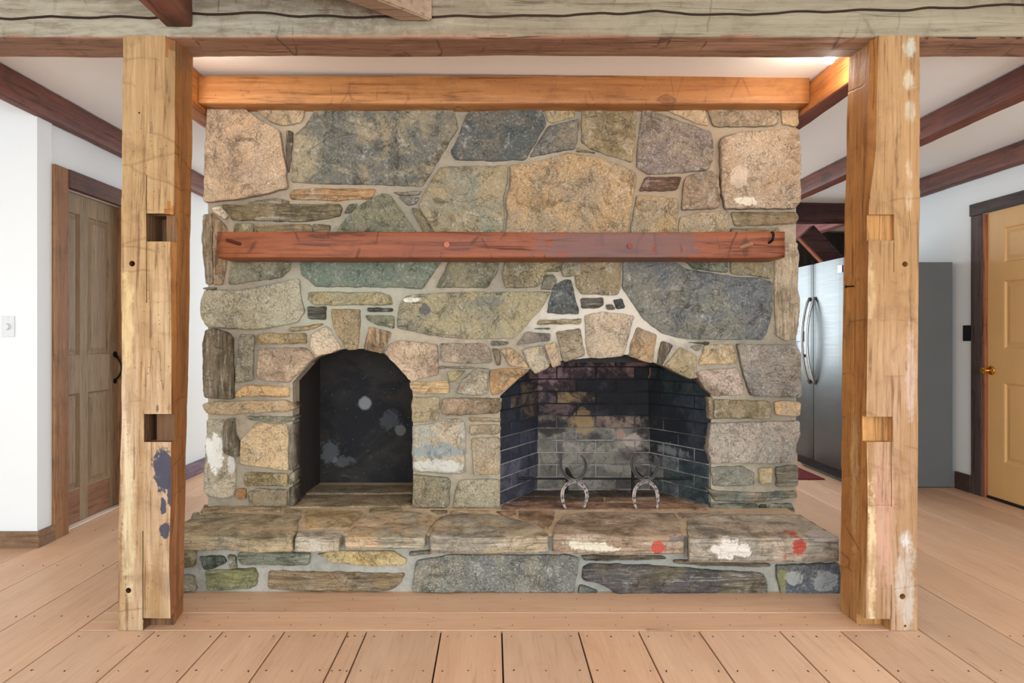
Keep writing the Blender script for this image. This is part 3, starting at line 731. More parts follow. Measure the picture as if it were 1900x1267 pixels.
# stones of the two side faces of the chimney (seen from a step aside)
for X, sg in ((-1.458, -1), (1.541, 1)):
    z = .01
    while z < 2.2:
        hh = min(rs.uniform(.10, .26), 2.26-z); y = 3.47 if z > .2 else 3.47
        while y < 4.38:
            ww = min(rs.uniform(.18, .42), 4.40-y)
            if ww < .08: break
            p = [(y+.008+rs.uniform(0, .01), z+.008), (y+ww-.008, z+.008+rs.uniform(0, .012)), (y+ww-.008-rs.uniform(0, .015), z+hh-.006), (y+.008, z+hh-.008-rs.uniform(0, .01))]
            me = stone_me(p, (Vector((X, 0, 0)), Vector((0, 1, 0)), UZ, Vector((sg, 0, 0))), .03, .006, rs.uniform(0, 50))
            kd = rs.choice('gms'); o = link('stone', me, breast, [M_st[kd]], True); shade(o, rs.choice([(160, 140, 110), (140, 130, 106), (130, 124, 108), (176, 150, 116), (150, 140, 124)]))
            y += ww
        z += hh

# ---- hearth
HT = .258
bm = bmesh.new()
add_box(bm, -1.443, 1.495, 2.965, 3.436, 0, HT-.02)
hearth = link('hearth', bm_mesh(bm), fire, [M_hmortar])
bm = bmesh.new(); add_box(bm, -1.437, 1.49, 2.975, 3.45, HT-.0195, HT-.007); add_box(bm, -1.04, -.40, 3.451, 4.04, .15, HT-.007); add_box(bm, .03, 1.11, 3.451, 3.86, .15, HT-.007)
link('bedding_mortar', bm_mesh(bm), hearth, [M_hbed])
def cap(kind, col, px, zbot=None, mat=None, tint=None, bev=.006, rel=.006):
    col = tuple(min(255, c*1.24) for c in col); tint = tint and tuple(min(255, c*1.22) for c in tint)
    pts = [(q.x, q.y) for q in (PZ(x, y, HT) for x, y in px)]
    th = .045 if zbot is None else HT-zbot
    me = stone_me(pts, (Vector((0, 0, HT)), UX, Vector((0, 1, 0)), UZ), th, rel, rs.uniform(0, 50), bev=bev, sides=1 if zbot is None else 5)
    o = link('stone', me, hearth, [mat or M_st[kind]], True); shade(o, col, tint); return o
def zf(y): return CH-(y-VY)*2.935/F
patched('plastered_hearth_stone', 's', [(P(1098, 1010, 2.935), (.12, .12, .022), (226, 214, 190), .95), (P(1219, 1012, 2.935), (.035, .09, .03), (190, 84, 70), .95), (P(1250, 998, 2.935), (.04, .05, .012), (110, 104, 108), .7)])
patched('whitewashed_hearth_end', 's', [(P(1350, 1012, 2.935), (.085, .12, .045), (228, 218, 206), .95), (P(1472, 1010, 2.935), (.035, .09, .05), (190, 78, 66), .95), (P(1455, 1026, 2.935), (.05, .06, .02), (180, 90, 76), .8), (P(1530, 995, 2.935), (.09, .09, .01), (196, 186, 180), .6)])
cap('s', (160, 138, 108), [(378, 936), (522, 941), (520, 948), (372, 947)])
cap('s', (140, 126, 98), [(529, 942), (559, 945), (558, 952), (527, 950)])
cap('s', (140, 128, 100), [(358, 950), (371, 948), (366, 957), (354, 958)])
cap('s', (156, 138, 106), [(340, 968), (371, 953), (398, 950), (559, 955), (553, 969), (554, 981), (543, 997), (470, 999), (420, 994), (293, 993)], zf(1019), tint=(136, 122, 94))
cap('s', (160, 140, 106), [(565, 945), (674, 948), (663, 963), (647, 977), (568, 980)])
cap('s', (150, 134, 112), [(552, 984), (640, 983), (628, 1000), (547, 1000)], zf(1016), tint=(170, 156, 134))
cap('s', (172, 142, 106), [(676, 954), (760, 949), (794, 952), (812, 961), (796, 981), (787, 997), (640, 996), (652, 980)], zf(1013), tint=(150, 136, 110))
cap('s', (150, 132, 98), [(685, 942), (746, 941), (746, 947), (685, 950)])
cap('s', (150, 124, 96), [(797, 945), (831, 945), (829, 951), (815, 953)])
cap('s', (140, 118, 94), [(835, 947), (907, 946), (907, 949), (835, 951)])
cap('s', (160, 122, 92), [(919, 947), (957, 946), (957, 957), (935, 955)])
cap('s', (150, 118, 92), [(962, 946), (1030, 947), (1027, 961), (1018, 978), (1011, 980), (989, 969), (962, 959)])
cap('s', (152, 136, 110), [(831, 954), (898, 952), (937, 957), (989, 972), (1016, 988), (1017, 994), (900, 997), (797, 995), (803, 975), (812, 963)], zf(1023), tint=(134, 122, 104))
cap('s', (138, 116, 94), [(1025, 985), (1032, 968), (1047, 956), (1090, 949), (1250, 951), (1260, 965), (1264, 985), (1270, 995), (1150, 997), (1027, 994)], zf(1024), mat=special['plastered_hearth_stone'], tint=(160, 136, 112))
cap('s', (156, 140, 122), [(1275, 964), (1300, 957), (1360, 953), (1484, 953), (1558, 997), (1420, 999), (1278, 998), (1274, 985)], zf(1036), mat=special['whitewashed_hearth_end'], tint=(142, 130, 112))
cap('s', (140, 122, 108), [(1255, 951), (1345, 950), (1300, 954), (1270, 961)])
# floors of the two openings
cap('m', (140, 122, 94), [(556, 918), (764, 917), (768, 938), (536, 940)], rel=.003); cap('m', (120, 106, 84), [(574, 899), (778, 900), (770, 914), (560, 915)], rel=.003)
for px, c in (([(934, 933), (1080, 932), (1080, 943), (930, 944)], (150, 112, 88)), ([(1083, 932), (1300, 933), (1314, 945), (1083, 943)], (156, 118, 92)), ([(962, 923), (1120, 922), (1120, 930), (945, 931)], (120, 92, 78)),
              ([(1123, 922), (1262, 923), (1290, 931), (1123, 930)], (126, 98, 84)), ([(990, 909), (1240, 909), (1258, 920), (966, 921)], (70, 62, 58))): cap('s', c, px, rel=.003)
# front courses
HY = 2.955
HF = [
('s',(146,134,98),[(296,1013),(364,1015),(359,1053),(296,1056)]),
('m',(82,92,82),[(368,1033),(414,1033),(420,1044),(398,1056),(378,1058)]),
('s',(122,126,104),[(441,1026),(574,1026),(572,1050),(475,1050),(445,1049),(438,1036)],(138,140,116)),
('m',(130,120,98),[(421,1031),(435,1033),(438,1056),(425,1057)]),
('m',(172,156,112),[(586,1029),(613,1024),(726,1023),(755,1038),(749,1049),(669,1051),(613,1043)]),
('s',(130,134,94),[(379,1061),(470,1056),(477,1067),(475,1087),(461,1094),(384,1097)]),
('m',(126,122,104),[(296,1065),(357,1069),(364,1097),(296,1101)]),
('s',(138,122,98),[(497,1060),(751,1065),(744,1083),(719,1098),(556,1099),(497,1093)]),
('m',(120,110,92),[(760,1025),(803,1021),(799,1029),(760,1032)]),
('g',(136,130,112),[(772,1042),(840,1030),(1057,1031),(1075,1038),(1066,1100),(765,1100),(765,1078)],(116,114,104)),
('s',(128,116,92),[(1077,1031),(1230,1033),(1237,1037),(1135,1041),(1085,1041)]),
('s',(122,112,94),[(1082,1054),(1093,1048),(1219,1051),(1344,1061),(1418,1065),(1425,1078),(1425,1103),(1143,1102),(1115,1085),(1080,1076)],(96,88,84)),
('s',(116,104,86),[(1251,1040),(1310,1040),(1430,1047),(1430,1052),(1310,1051),(1251,1045)]),
('m',(104,108,104),[(1077,1086),(1111,1099),(1073,1102)]),
]
patched('lichen_spotted_stone', 'm', [(P(1470, 1073, HY), (.04, .1, .03), (176, 176, 166), .6), (P(1530, 1075, HY), (.06, .1, .045), (170, 172, 166), .6), (P(1450, 1078, HY), (.02, .1, .06), (140, 136, 84), .6)])
for r in HF: wstone(r[0], r[1], r[2], hearth, Y=HY, depth=.06, proud=rs.uniform(.008, .02), tint=r[3] if len(r) > 3 else None)
wstone('m', (104, 104, 100), [(1442,1050),(1455,1050),(1561,1046),(1561,1103),(1450,1103),(1445,1075)], hearth, Y=HY, depth=.06, proud=.016, mat=special['lichen_spotted_stone'], tint=(88, 92, 98))
# hearth ends
for X, sg in ((-1.447, -1), (1.499, 1)):
    for z0, z1 in ((.01, .115), (.12, .16)):
        y = 2.99
        while y < 3.42:
            ww = min(rs.uniform(.14, .3), 3.44-y)
            if ww < .05: break
            me = stone_me([(y+.006, z0), (y+ww-.006, z0), (y+ww-.008, z1), (y+.008, z1)], (Vector((X, 0, 0)), Vector((0, 1, 0)), UZ, Vector((sg, 0, 0))), .03, .004, rs.uniform(0, 50))
            o = link('stone', me, hearth, [M_st['s']], True); shade(o, (132, 126, 106)); y += ww

# ---- bread oven niche: sooty parged box
n = N('sooted_parging'); co_ = n.coords(False); p = n.pos()
c = n.mix(n.ramp(n.noise(co_, 3, 8, .65, .6), .4, .65), rgba((26, 24, 26)), rgba((52, 46, 40)))
c = n.mix(n.math('MULTIPLY', n.ramp(n.noise(co_, 12, 8, .75, 1.2), .58, .72), .5), c, rgba((100, 98, 96)))
c = n.mix(n.math('MULTIPLY', n.ramp(n.noise(co_, 60, 3, .6), .66, .72), .6), c, rgba((150, 148, 144)))
w = warp_of(n, p, 40, .2); w2_ = warp_of(n, p, 22, 1.4)
for px, r, col, s, ww in ((P(677, 748, 4.02), (.042, .1, .042), (150, 148, 144), .75, w), (P(743, 798, 4.02), (.036, .1, .036), (112, 108, 102), .75, w),
                      (P(612, 838, 4.02), (.05, .1, .07), (150, 150, 152), .22, w2_), (P(640, 856, 4.02), (.07, .1, .03), (150, 150, 150), .18, w2_), (P(722, 782, 4.02), (.08, .1, .06), (130, 130, 132), .2, w2_)):
    c = n.mix(n.math('MULTIPLY', n.blob(p, px, r, ww, .3), s), c, rgba(col))
M_soot = n.out(c, .75, n.noise(co_, 30, 6, .7), .4, .008)
n = N('sooted_jamb'); co_ = n.coords(False)
c = n.mix(n.noise(n.vmath('MULTIPLY', co_, (1, 6, .7)), 6, 6, .6), rgba((40, 32, 30)), rgba((66, 54, 48)))
M_jamb = n.out(c, .8, n.noise(co_, 30, 6, .7), .4, .008)
bm = bmesh.new(); add_box(bm, -1.07, -.39, 4.02, 4.075, .2, 1.14)
oven = link('bread_oven_back', bm_mesh(bm), fire, [M_soot])
box('oven_jamb', (-1.07, -1.032, 3.556, 4.019, .2, 1.10), M_jamb, fire); box('oven_jamb', (-.405, -.386, 3.556, 4.019, .2, 1.10), M_jamb, fire)
box('oven_ceiling', (-1.07, -.39, 3.556, 4.019, 1.101, 1.14), M_soot, fire)

# ---- firebox: brick walls
XB0, XB1, YB = .25, .886, 3.82
n = N('firebox_joints'); co_ = n.coords(False); p = n.pos(); z = n.add('ShaderNodeSeparateXYZ'); n.l.new(p, z.inputs[0])
t = n.ramp(n.math('ADD', z.outputs[2], n.math('MULTIPLY', n.noise(co_, 4, 5), .25)), .62, .82)
c = n.mix(t, rgba((148, 140, 134)), rgba((20, 18, 20)))
c = n.mix(n.math('MULTIPLY', n.ramp(n.noise(co_, 5, 6, .7), .45, .62), .7), c, rgba((40, 38, 42)))
M_fj = n.out(c, .9, n.noise(co_, 40, 5), .5, .005)
n = N('fire_brick'); co_ = n.coords(); p = n.pos()
base = n.oi.outputs['Color']; at = n.add('ShaderNodeAttribute', attribute_type='OBJECT', attribute_name='tint').outputs['Color']
c = n.mix(n.ramp(n.noise(p, 9, 8, .7, .8), .42, .58), base, at)
c = n.mix(n.math('MULTIPLY', n.ramp(n.noise(co_, 40, 5, .7), .52, .66), .65), c, n.mix(1., c, (.3, .28, .3, 1), 'MULTIPLY'))
c = n.mix(n.math('MULTIPLY', n.ramp(n.noise(p, 30, 8, .8), .62, .74), .35), c, rgba((150, 146, 144)))
def soot(n, p, c, k=1.):
    w = warp_of(n, p, 7, 1.5); Yb_ = 3.82
    for x, y, rx, rz, col, s in ((1150, 735, .26, .14, (20, 19, 22), .9), (1215, 770, .09, .24, (22, 24, 26), .85), (1090, 715, .10, .07, (22, 20, 24), .8), (1020, 795, .09, .05, (24, 22, 24), .8),
                                 (1105, 812, .05, .04, (40, 34, 34), .7), (1040, 830, .03, .10, (60, 54, 52), .6), (1245, 790, .05, .16, (20, 24, 28), .8),
                                 (1082, 790, .06, .055, (142, 116, 82), .8), (1082, 772, .04, .04, (120, 96, 66), .7), (1172, 818, .06, .04, (170, 150, 138), .75), (1150, 805, .03, .03, (150, 120, 104), .7), (1235, 830, .05, .04, (140, 140, 138), .5)):
        c = n.mix(n.math('MULTIPLY', n.blob(p, P(x, y, Yb_), (rx, .35, rz), w, .35), s*k), c, rgba(col))
    return c
c = soot(n, p, c)
M_fb = n.out(c, .85, n.noise(co_, 50, 5, .7), .6, .006)
def panel(name, A, B, z0, z1, inward, th=.03, mat=M_fj):
    A = Vector(A); B = Vector(B); nn = Vector(inward).normalized()
    return quadslab(name, [A+UZ*z0, B+UZ*z0, B+UZ*z1, A+UZ*z1], -nn*th, mat, fire)
ZB = .235; PITCH = .0694; L_ = .221
def brickwall(par, A, B, inward, colf, off):
    A = Vector(A); B = Vector(B); d = (B-A); Ln = d.length; d.normalize(); nn = Vector(inward).normalized(); z = ZB+.022; k = 0
    while z < 1.16:
        u = -(off*L_/2 if k % 2 else 0)-.001*0
        while u < Ln-.01:
            a = max(u, 0)+.003; b_ = min(u+L_, Ln)-.003; u += L_
            if b_-a < .012: continue
            z0, z1 = z+.003, z+PITCH-.003; h = rs.uniform(.003, .007)
            V_ = lambda s, zz, q: A+d*s+UZ*zz+nn*q
            e = .003
            vs = [V_(a, z0, .0), V_(b_, z0, .0), V_(b_, z1, .0), V_(a, z1, .0), V_(a, z0, h-e), V_(b_, z0, h-e), V_(b_, z1, h-e), V_(a, z1, h-e),
                  V_(a+e, z0+e, h), V_(b_-e, z0+e, h), V_(b_-e, z1-e, h), V_(a+e, z1-e, h)]
            fs = [(0, 3, 2, 1), (8, 9, 10, 11)]+[(i, (i+1) % 4, 4+(i+1) % 4, 4+i) for i in range(4)]+[(4+i, 4+(i+1) % 4, 8+(i+1) % 4, 8+i) for i in range(4)]
            me = mesh(vs, fs); bm = bmesh.new(); bm.from_mesh(me); bmesh.ops.recalc_face_normals(bm, faces=bm.faces); bm.to_mesh(me); bm.free()
            o = link('brick', me, par, [M_fb])
            m = A+d*(a+b_)/2+UZ*(z0+z1)/2
            px = VX+m.x*F/m.y; py = VY-(m.z-CH)*F/m.y
            col, t_ = colf(px, py); o.color = rgba(col); o['tint'] = list(lin(t_))
        z += PITCH; k += 1
def jitc(c, k=8): j = rs.uniform(-k, k); return tuple(max(8, v+j) for v in c)
def colb(x, y):
    if y > 800:
        return (jitc((128, 120, 108)), (98, 92, 84)) if x < 1150 else (jitc((116, 106, 98)), (72, 66, 62))
    if y > 772:
        return (jitc((104, 92, 80)), (62, 54, 50)) if x < 1120 else (jitc((126, 106, 94)), (60, 50, 46))
    if y > 735:
        if 1040 < x < 1105: return jitc((124, 100, 70)), (62, 50, 40)
        if x < 1040: return jitc((84, 66, 64)), (30, 26, 28)
        return jitc((52, 46, 44)), (30, 28, 30)
    if x < 1085: return jitc((118, 92, 94)), (52, 38, 42)
    if y < 705 and x < 1190: return jitc((112, 82, 76)), (40, 32, 34)
    return jitc((48, 44, 44)), (28, 26, 28)
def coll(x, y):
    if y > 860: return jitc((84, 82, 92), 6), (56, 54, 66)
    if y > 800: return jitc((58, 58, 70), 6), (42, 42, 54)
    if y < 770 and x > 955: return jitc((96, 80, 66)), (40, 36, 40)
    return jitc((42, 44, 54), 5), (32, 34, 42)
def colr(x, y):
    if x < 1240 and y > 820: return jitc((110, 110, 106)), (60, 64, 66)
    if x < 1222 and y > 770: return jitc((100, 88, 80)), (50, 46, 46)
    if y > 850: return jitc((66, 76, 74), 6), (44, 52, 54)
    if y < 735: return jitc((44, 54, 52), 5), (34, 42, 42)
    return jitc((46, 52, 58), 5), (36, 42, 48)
pb = panel('firebox_back', (XB0-.02, YB, 0), (XB1+.02, YB, 0), ZB-.03, 1.2, (0, -1, 0)); brickwall(pb, (XB0, YB, 0), (XB1, YB, 0), (0, -1, 0), colb, 1)
dl = Vector((XB0-.035, YB-3.45, 0)); nl = Vector((dl.y, -dl.x, 0))
pl = panel('firebox_side', (.035, 3.45, 0), (XB0, YB, 0), ZB-.03, 1.2, nl); brickwall(pl, (.035, 3.45, 0), (XB0, YB, 0), nl, coll, 1)
dr = Vector((1.108-XB1, 3.45-YB, 0)); nrr = Vector((dr.y, -dr.x, 0))
pr_ = panel('firebox_side', (XB1, YB, 0), (1.108, 3.45, 0), ZB-.03, 1.2, nrr); brickwall(pr_, (XB1, YB, 0), (1.108, 3.45, 0), nrr, colr, 1)
box('smoke_chamber', (.02, 1.16, 3.557, 3.86, 1.21, 1.26), M_dark, fire)
bm = bmesh.new(); a = P(985, 690, 3.6); b = P(1240, 690, 3.6)
add_box(bm, .10, 1.05, 3.57, 3.60, 1.025, 1.032); add_box(bm, .10, 1.05, 3.57, 3.577, .985, 1.0325)
link('steel_lintel', bm_mesh(bm), fire, [M_iron])
bm = bmesh.new(); q = P(1206, 682, 3.56)
add_cyl(bm, q, q+Vector((0, 0, -.035)), .004, n=8); add_cyl(bm, q+Vector((0, 0, -.035)), q+Vector((-.008, -.005, -.055)), .004, n=8)
link('iron_hook', bm_mesh(bm), fire, [plain('rusty_iron', (96, 52, 34), .8)])

# ---- andirons
n = N('worn_horseshoe_iron'); co_ = n.coords(False); z = n.add('ShaderNodeSeparateXYZ'); n.l.new(n.pos(), z.inputs[0])
t = n.ramp(z.outputs[2], .36, .42)
c = n.mix(t, rgba((168, 152, 142)), rgba((66, 62, 62)))
c = n.mix(n.ramp(n.noise(co_, 70, 5, .7), .47, .6), c, rgba((64, 50, 46)))
M_shoe = n.out(c, .6, n.noise(co_, 90, 4), .6, .003, metal=.35)
def catmull(pts, m=5):
    o = []
    for i in range(len(pts)-1):
        p0, p1, p2, p3 = pts[max(i-1, 0)], pts[i], pts[i+1], pts[min(i+2, len(pts)-1)]
        for j in range(m):
            t = j/m; o.append(.5*((2*p1)+(p2-p0)*t+(2*p0-5*p1+4*p2-p3)*t*t+(3*p1-p0-3*p2+p3)*t**3))
    return o+[pts[-1]]
def shoe(name, px, Y, par):
    path = catmull([P(x, y, Y) for x, y in px]); bm = bmesh.new(); prev = None; k = len(path)
    for i, p in enumerate(path):
        t = (path[min(i+1, k-1)]-path[max(i-1, 0)]).normalized(); s = t.cross(Vector((0, 1, 0))).normalized()
        e = min(i, k-1-i)/k; w = .0085*(.45+.55*min(1, e*6)); th = .005
        g = .0022 if e > .06 else 0
        sec = [(-w, -th), (-w*.3, -th), (0, -th+g), (w*.3, -th), (w, -th), (w, th), (-w, th)]
        ring = [bm.verts.new(p+s*a+Vector((0, b, 0))) for a, b in sec]
        if prev:
            for j in range(7): bm.faces.new((prev[j], prev[(j+1) % 7], ring[(j+1) % 7], ring[j]))
        else: bm.faces.new(ring)
        prev = ring
    bm.faces.new(prev)
    return link(name, bm_mesh(bm), par, [M_shoe])
AY = 3.385
SH = [([(1050,944),(1046,935),(1043,920),(1045,908),(1052,898),(1065,893),(1078,898),(1086,908),(1089,920),(1086,933),(1083,944)],
       [(1044,841),(1041,852),(1040,862),(1044,875),(1053,886),(1066,891),(1077,886),(1085,875),(1087,864),(1084,852),(1078,845)]),
      ([(1181,944),(1177,932),(1176,920),(1179,906),(1187,897),(1199,893),(1210,898),(1217,908),(1220,920),(1220,932),(1218,944)],
       [(1178,845),(1174,855),(1173,865),(1178,876),(1187,886),(1199,891),(1210,886),(1217,876),(1221,864),(1220,852),(1215,846)])]
for (lo, up), lb in zip(SH, ('left one of the two andirons made of horseshoes in the arched firebox', 'right one of the two andirons made of horseshoes in the arched firebox')):
    base = P((lo[0][0]+lo[-1][0])/2, lo[0][1], AY)
    a = empty('andiron', base, lb, 'andiron', 'horseshoe andirons in the firebox')
    shoe('lower_horseshoe', lo, AY, a); shoe('upper_horseshoe', up, AY, a)
    j = P(lo[5][0], 892, AY); box('weld', (j.x-.012, j.x+.012, AY-.006, AY+.008, j.z-.008, j.z+.008), M_shoe, a, .002)
    box('log_bar', (j.x-.008, j.x+.008, AY+.009, 3.72, j.z-.012, j.z+.002), M_iron, a, .002)
    box('rear_leg', (j.x-.008, j.x+.008, 3.70, 3.715, HT+.001, j.z-.0125), M_iron, a)
o = cyl('iron_rod', P(962, 890, 3.50)+Vector((0, 0, .006)), P(1284, 890, 3.50)+Vector((0, 0, .006)), .0055, M_iron, n=10)
tag(o, 'thin black iron rod lying across the two horseshoe andirons', 'rod')

# ================================================================== TIMBERS
M_mantel = wood('red_brown_mantel_wood', 0, (150, 84, 46), (126, 66, 38), (64, 34, 24), 16, crack=.8, rough=.5, bump=.35, hew=.7,
    patches=[(P(1150, 455, 3.2), (.40, .3, .10), (100, 74, 70), .7), (P(1215, 462, 3.2), (.012, .1, .012), (124, 50, 36), .9), (P(1385, 460, 3.2), (.02, .1, .05), (84, 44, 32), .7)])
M_mantelend = plain('orange_cut_end', (196, 118, 66), .6)
mantel = empty('mantel_beam', (0, 3.3, 1.50), 'red-brown rough timber mantel shelf across the stone wall', 'mantel')
a = P(403, 478, 3.21); b = P(1456, 430, 3.21)
def mf(f): return 1 if abs(f.normal.x) > .8 else 0
m_ = hewn('beam', (a.x, b.x, 3.21, 3.405, 1.497, 1.621), 0, [M_mantel, M_mantelend], mantel, amp=.004, r=.006, sub=.02, matf=mf, seed=3)
p = P(447, 453, 3.205); cyl('peg', p+Vector((0, .02, 0)), p+Vector((-.045, -.06, .012)), .009, plain('dark_peg', (84, 42, 30), .6), mantel, .008, 12)
p = P(829, 454, 3.206); cyl('plug', p, p+Vector((0, -.004, 0)), .014, plain('pale_red_plug', (170, 96, 66), .6), mantel, n=16)
p = P(1169, 456, 3.206); cyl('plug', p, p+Vector((0, -.004, 0)), .013, plain('dark_red_plug', (128, 52, 38), .6), mantel, n=16)
p = P(1384, 456, 3.205); cyl('broken_peg', p+Vector((-.02, .01, -.006)), p+Vector((.018, -.03, .006)), .010, plain('grey_peg', (150, 112, 78), .7), mantel, n=10)
bm = bmesh.new(); p = P(1430, 436, 3.20)
hp = catmull([p+Vector((.004, -.005, .012)), p+Vector((.003, -.022, .004)), p+Vector((0, -.028, -.012)), p+Vector((-.002, -.022, -.028)), p+Vector((-.004, .01, -.036))], 4)
for u, v in zip(hp, hp[1:]): add_cyl(bm, u, v, .006, n=8)
link('iron_hook', bm_mesh(bm), mantel, [M_iron])

M_orange = wood('orange_lintel_timber', 0, (186, 130, 78), (160, 104, 58), (96, 58, 34), 16, crack=.5, rough=.5, knots=5, bump=.3, worm=.9, hew=.4)
M_orangey = wood('orange_side_timber', 1, (196, 128, 68), (160, 92, 48), (96, 54, 32), 16, crack=.5, rough=.55)
M_redy = wood('red_brown_joist', 1, (128, 74, 56), (100, 56, 44), (58, 32, 28), 18, crack=.5, rough=.6, knots=3)
M_redx = wood('dark_brown_beam', 0, (84, 52, 46), (60, 36, 34), (34, 20, 20), 18)
o = hewn('lintel_beam', (P(368, 165, 3.317).x, P(1502, 165, 3.317).x, 3.317, 3.47, 2.269, 2.41), 0, [M_orange], None, amp=.003, r=.007, sub=.03, seed=5)
tag(o, 'long orange timber lying on top of the stone wall under the ceiling', 'beam')
tag(hewn('side_beam', (1.56, 1.66, 2.772, 5.2, 2.24, ceilz(1.66)-.005), 1, [M_orangey, M_redy], None, amp=.006, r=.012, seed=6, matf=lambda f: 1 if f.normal.z < -.6 else 0), 'orange timber running back from the right post past the right end of the chimney', 'beam')  # underside gets the darker joist wood, its shade put into the colour
tag(hewn('side_beam', (-1.56, -1.457, 3.0, 5.2, 2.24, ceilz(-1.457)-.005), 1, [M_orangey], None, amp=.006, r=.012, seed=7), 'orange-brown timber running back from the left post past the left end of the chimney', 'beam')
tag(hewn('joist', (-2.444, -2.38, 2.762, 8.0, CH+1.173, ceilz(-2.38)-.004), 1, [M_redy], None, amp=.004, r=.008, seed=8), 'red-brown ceiling joist along the left wall above the old door', 'joist')
tag(hewn('joist', (2.45, 2.55, 2.762, 6.28, CH+1.13, ceilz(2.55)-.005), 1, [M_redy], None, amp=.005, r=.01, seed=9), 'red-brown ceiling joist right of the right post, the nearer of two', 'joist')
tag(hewn('joist', (3.345, 3.432, 2.762, 6.28, CH+1.115, ceilz(3.44)-.004), 1, [M_redy], None, amp=.004, r=.01, seed=10), 'red-brown ceiling joist running above the tan door', 'joist')
tag(hewn('joist', (3.36, 3.47, 6.48, 7.88, CH+1.09, ceilz(3.47)-.004), 1, [wood('pink_brown_joist', 1, (176, 120, 116), (150, 96, 96), (96, 56, 58), 18)], None, amp=.004, r=.01, seed=12), 'pinkish far ceiling joist beyond the dark cross beam', 'joist')
tag(hewn('cross_beam', (1.7, 5.9, 6.3, 6.46, CH+1.08, CH+1.30), 0, [M_redx], None, amp=.006, r=.012, seed=13), 'very dark brown cross beam above the refrigerator', 'beam')
# dark diagonal timber and board wall beyond the refrigerator
st = empty('stair_stringer', (4.2, 6.55, 0), 'dark diagonal timber with an orange edge above the refrigerator', 'timber')
A_ = P(1486, 440, 6.5); B_ = Vector((A_.x+1.95, 6.5, A_.z-2.05))
dd = (B_-A_).normalized(); pr = dd.cross(Vector((0, 1, 0))).normalized()
quadslab('beam', [A_+pr*.0, B_+pr*0, B_+pr*.17, A_+pr*.17], (0, .08, 0), M_redx, st)
quadslab('edge_strip', [A_-pr*.016, B_-pr*.016, B_-pr*.002, A_-pr*.002], (0, .06, 0), M_ored, st)
bw = empty('board_wall', (4.2, 7.9, 0), 'wall of dark vertical boards behind the refrigerator', 'wall')
M_bd = wood('dark_grey_board', 2, (78, 68, 58), (58, 50, 44), (30, 26, 24), 18, varobj=True)
x = 3.2; k = 0
while x < 5.9:
    wd = rs.uniform(.16, .24); o = box('board', (x+.003, min(x+wd, 5.95), 7.90-.004*(k % 2), 7.93, .01, CH+1.22), M_bd, bw, .002); v = rs.uniform(.45, 1.1) ; o.color = (v, v, v, 1); x += wd; k += 1

# front tie beam with its long drying crack
CR1 = [(-200, 36), (0, 34), (100, 32), (280, 33), (360, 27), (500, 24), (560, 30), (700, 31), (800, 31), (985, 30), (1100, 27), (1200, 22), (1350, 28), (1500, 22), (1700, 18), (1900, 8), (2400, -8)]
def cz(cr, x):
    px = min(max(VX+x*F/2.57, cr[0][0]), cr[-1][0])
    for (a, b), (c, d) in zip(cr, cr[1:]):
        if a <= px <= c:
            return CH-((b+(d-b)*(px-a)/(c-a)+1.5*math.sin(px*.05)+1.2*noise.noise(Vector((px*.03, 0, 0))))-VY)*2.57/F
ZR = 2.262+.010+.004*19            # the row of vertices that becomes the drying crack
def crk(p, n3):
    if n3.y > -.5:
        return .006*noise.noise(Vector((p.x*1.1, 5, p.y*3))) if n3.z < -.5 else 0
    return -.045 if abs(p.z-ZR) < .001 else (.003 if p.z > ZR else 0)
def crack_warp(p):
    if p.y < 2.64: p.z += (cz(CR1, p.x)-ZR)*math.exp(-((p.z-ZR)/.045)**2)
    return p
M_bf = wood('weathered_grey_green_beam_face', 0, (142, 129, 107), (118, 104, 84), (78, 62, 48), 16, crack=.4, knots=4, bump=.7, hew=.3,
    patches=[(P(220, 30, 2.57), (1.1, .3, .16), (180, 176, 158), .45), (P(1500, 40, 2.57), (1.2, .3, .12), (138, 130, 106), .4), (P(760, 80, 2.6), (.9, .3, .03), (168, 122, 92), .5)])
M_bu = wood('brown_beam_underside', 0, (160, 122, 96), (128, 92, 72), (80, 52, 40), 20, crack=.6, knots=3, bump=.7, hew=.7)
o = hewn('tie_beam', (-3.6, 3.42, 2.57, 2.752, 2.262, 2.61), 0, [M_bf, M_bu, plain('dark_crack_wood', (52, 36, 26), .9)], None, amp=.005, r=.010, step=.022, sub=.004, freq=4, seed=21, extra=crk, taper=crack_warp, matf=lambda f: 1 if f.calc_center_median().z < 2.2685 else (2 if 2.586 < f.calc_center_median().y < 2.66 and f.calc_center_median().z < 2.55 and abs(f.normal.x) < .9 else 0))
tag(o, 'massive weathered grey-green timber spanning the two posts with a long crack', 'beam')
# joists on the near side
M_rb = wood('red_brown_near_joist', 1, (136, 88, 68), (108, 66, 52), (60, 36, 30), 14, crack=.3)
tag(hewn('joist', (-1.246, -1.147, -2.9, 2.566, 2.302, 2.615), 1, [M_rb], None, amp=.003, r=.006, step=.1, seed=22), 'red-brown joist meeting the front beam above the left post', 'joist')
dj = empty('diagonal_joist', (-.3, 2.5, 2.32), 'grey-brown diagonal timber meeting the front beam above the mantel', 'joist')
X0, X1 = -.356, -.230; L2 = .95; dx, dy = -.752, -.659
M_gb = wood('grey_brown_diagonal_timber', 0, (168, 140, 116), (140, 114, 92), (92, 68, 52), 14, crack=.4)
bm = bmesh.new()
p0, p1 = Vector((X0, 2.563, 2.323)), Vector((X1, 2.563, 2.323)); dv = Vector((dx, dy, 0))
vs = [bm.verts.new(v) for v in (p0, p1, p1+dv*L2, p0+dv*L2)]+[bm.verts.new(v+Vector((0, 0, .29))) for v in (p0, p1, p1+dv*L2, p0+dv*L2)]
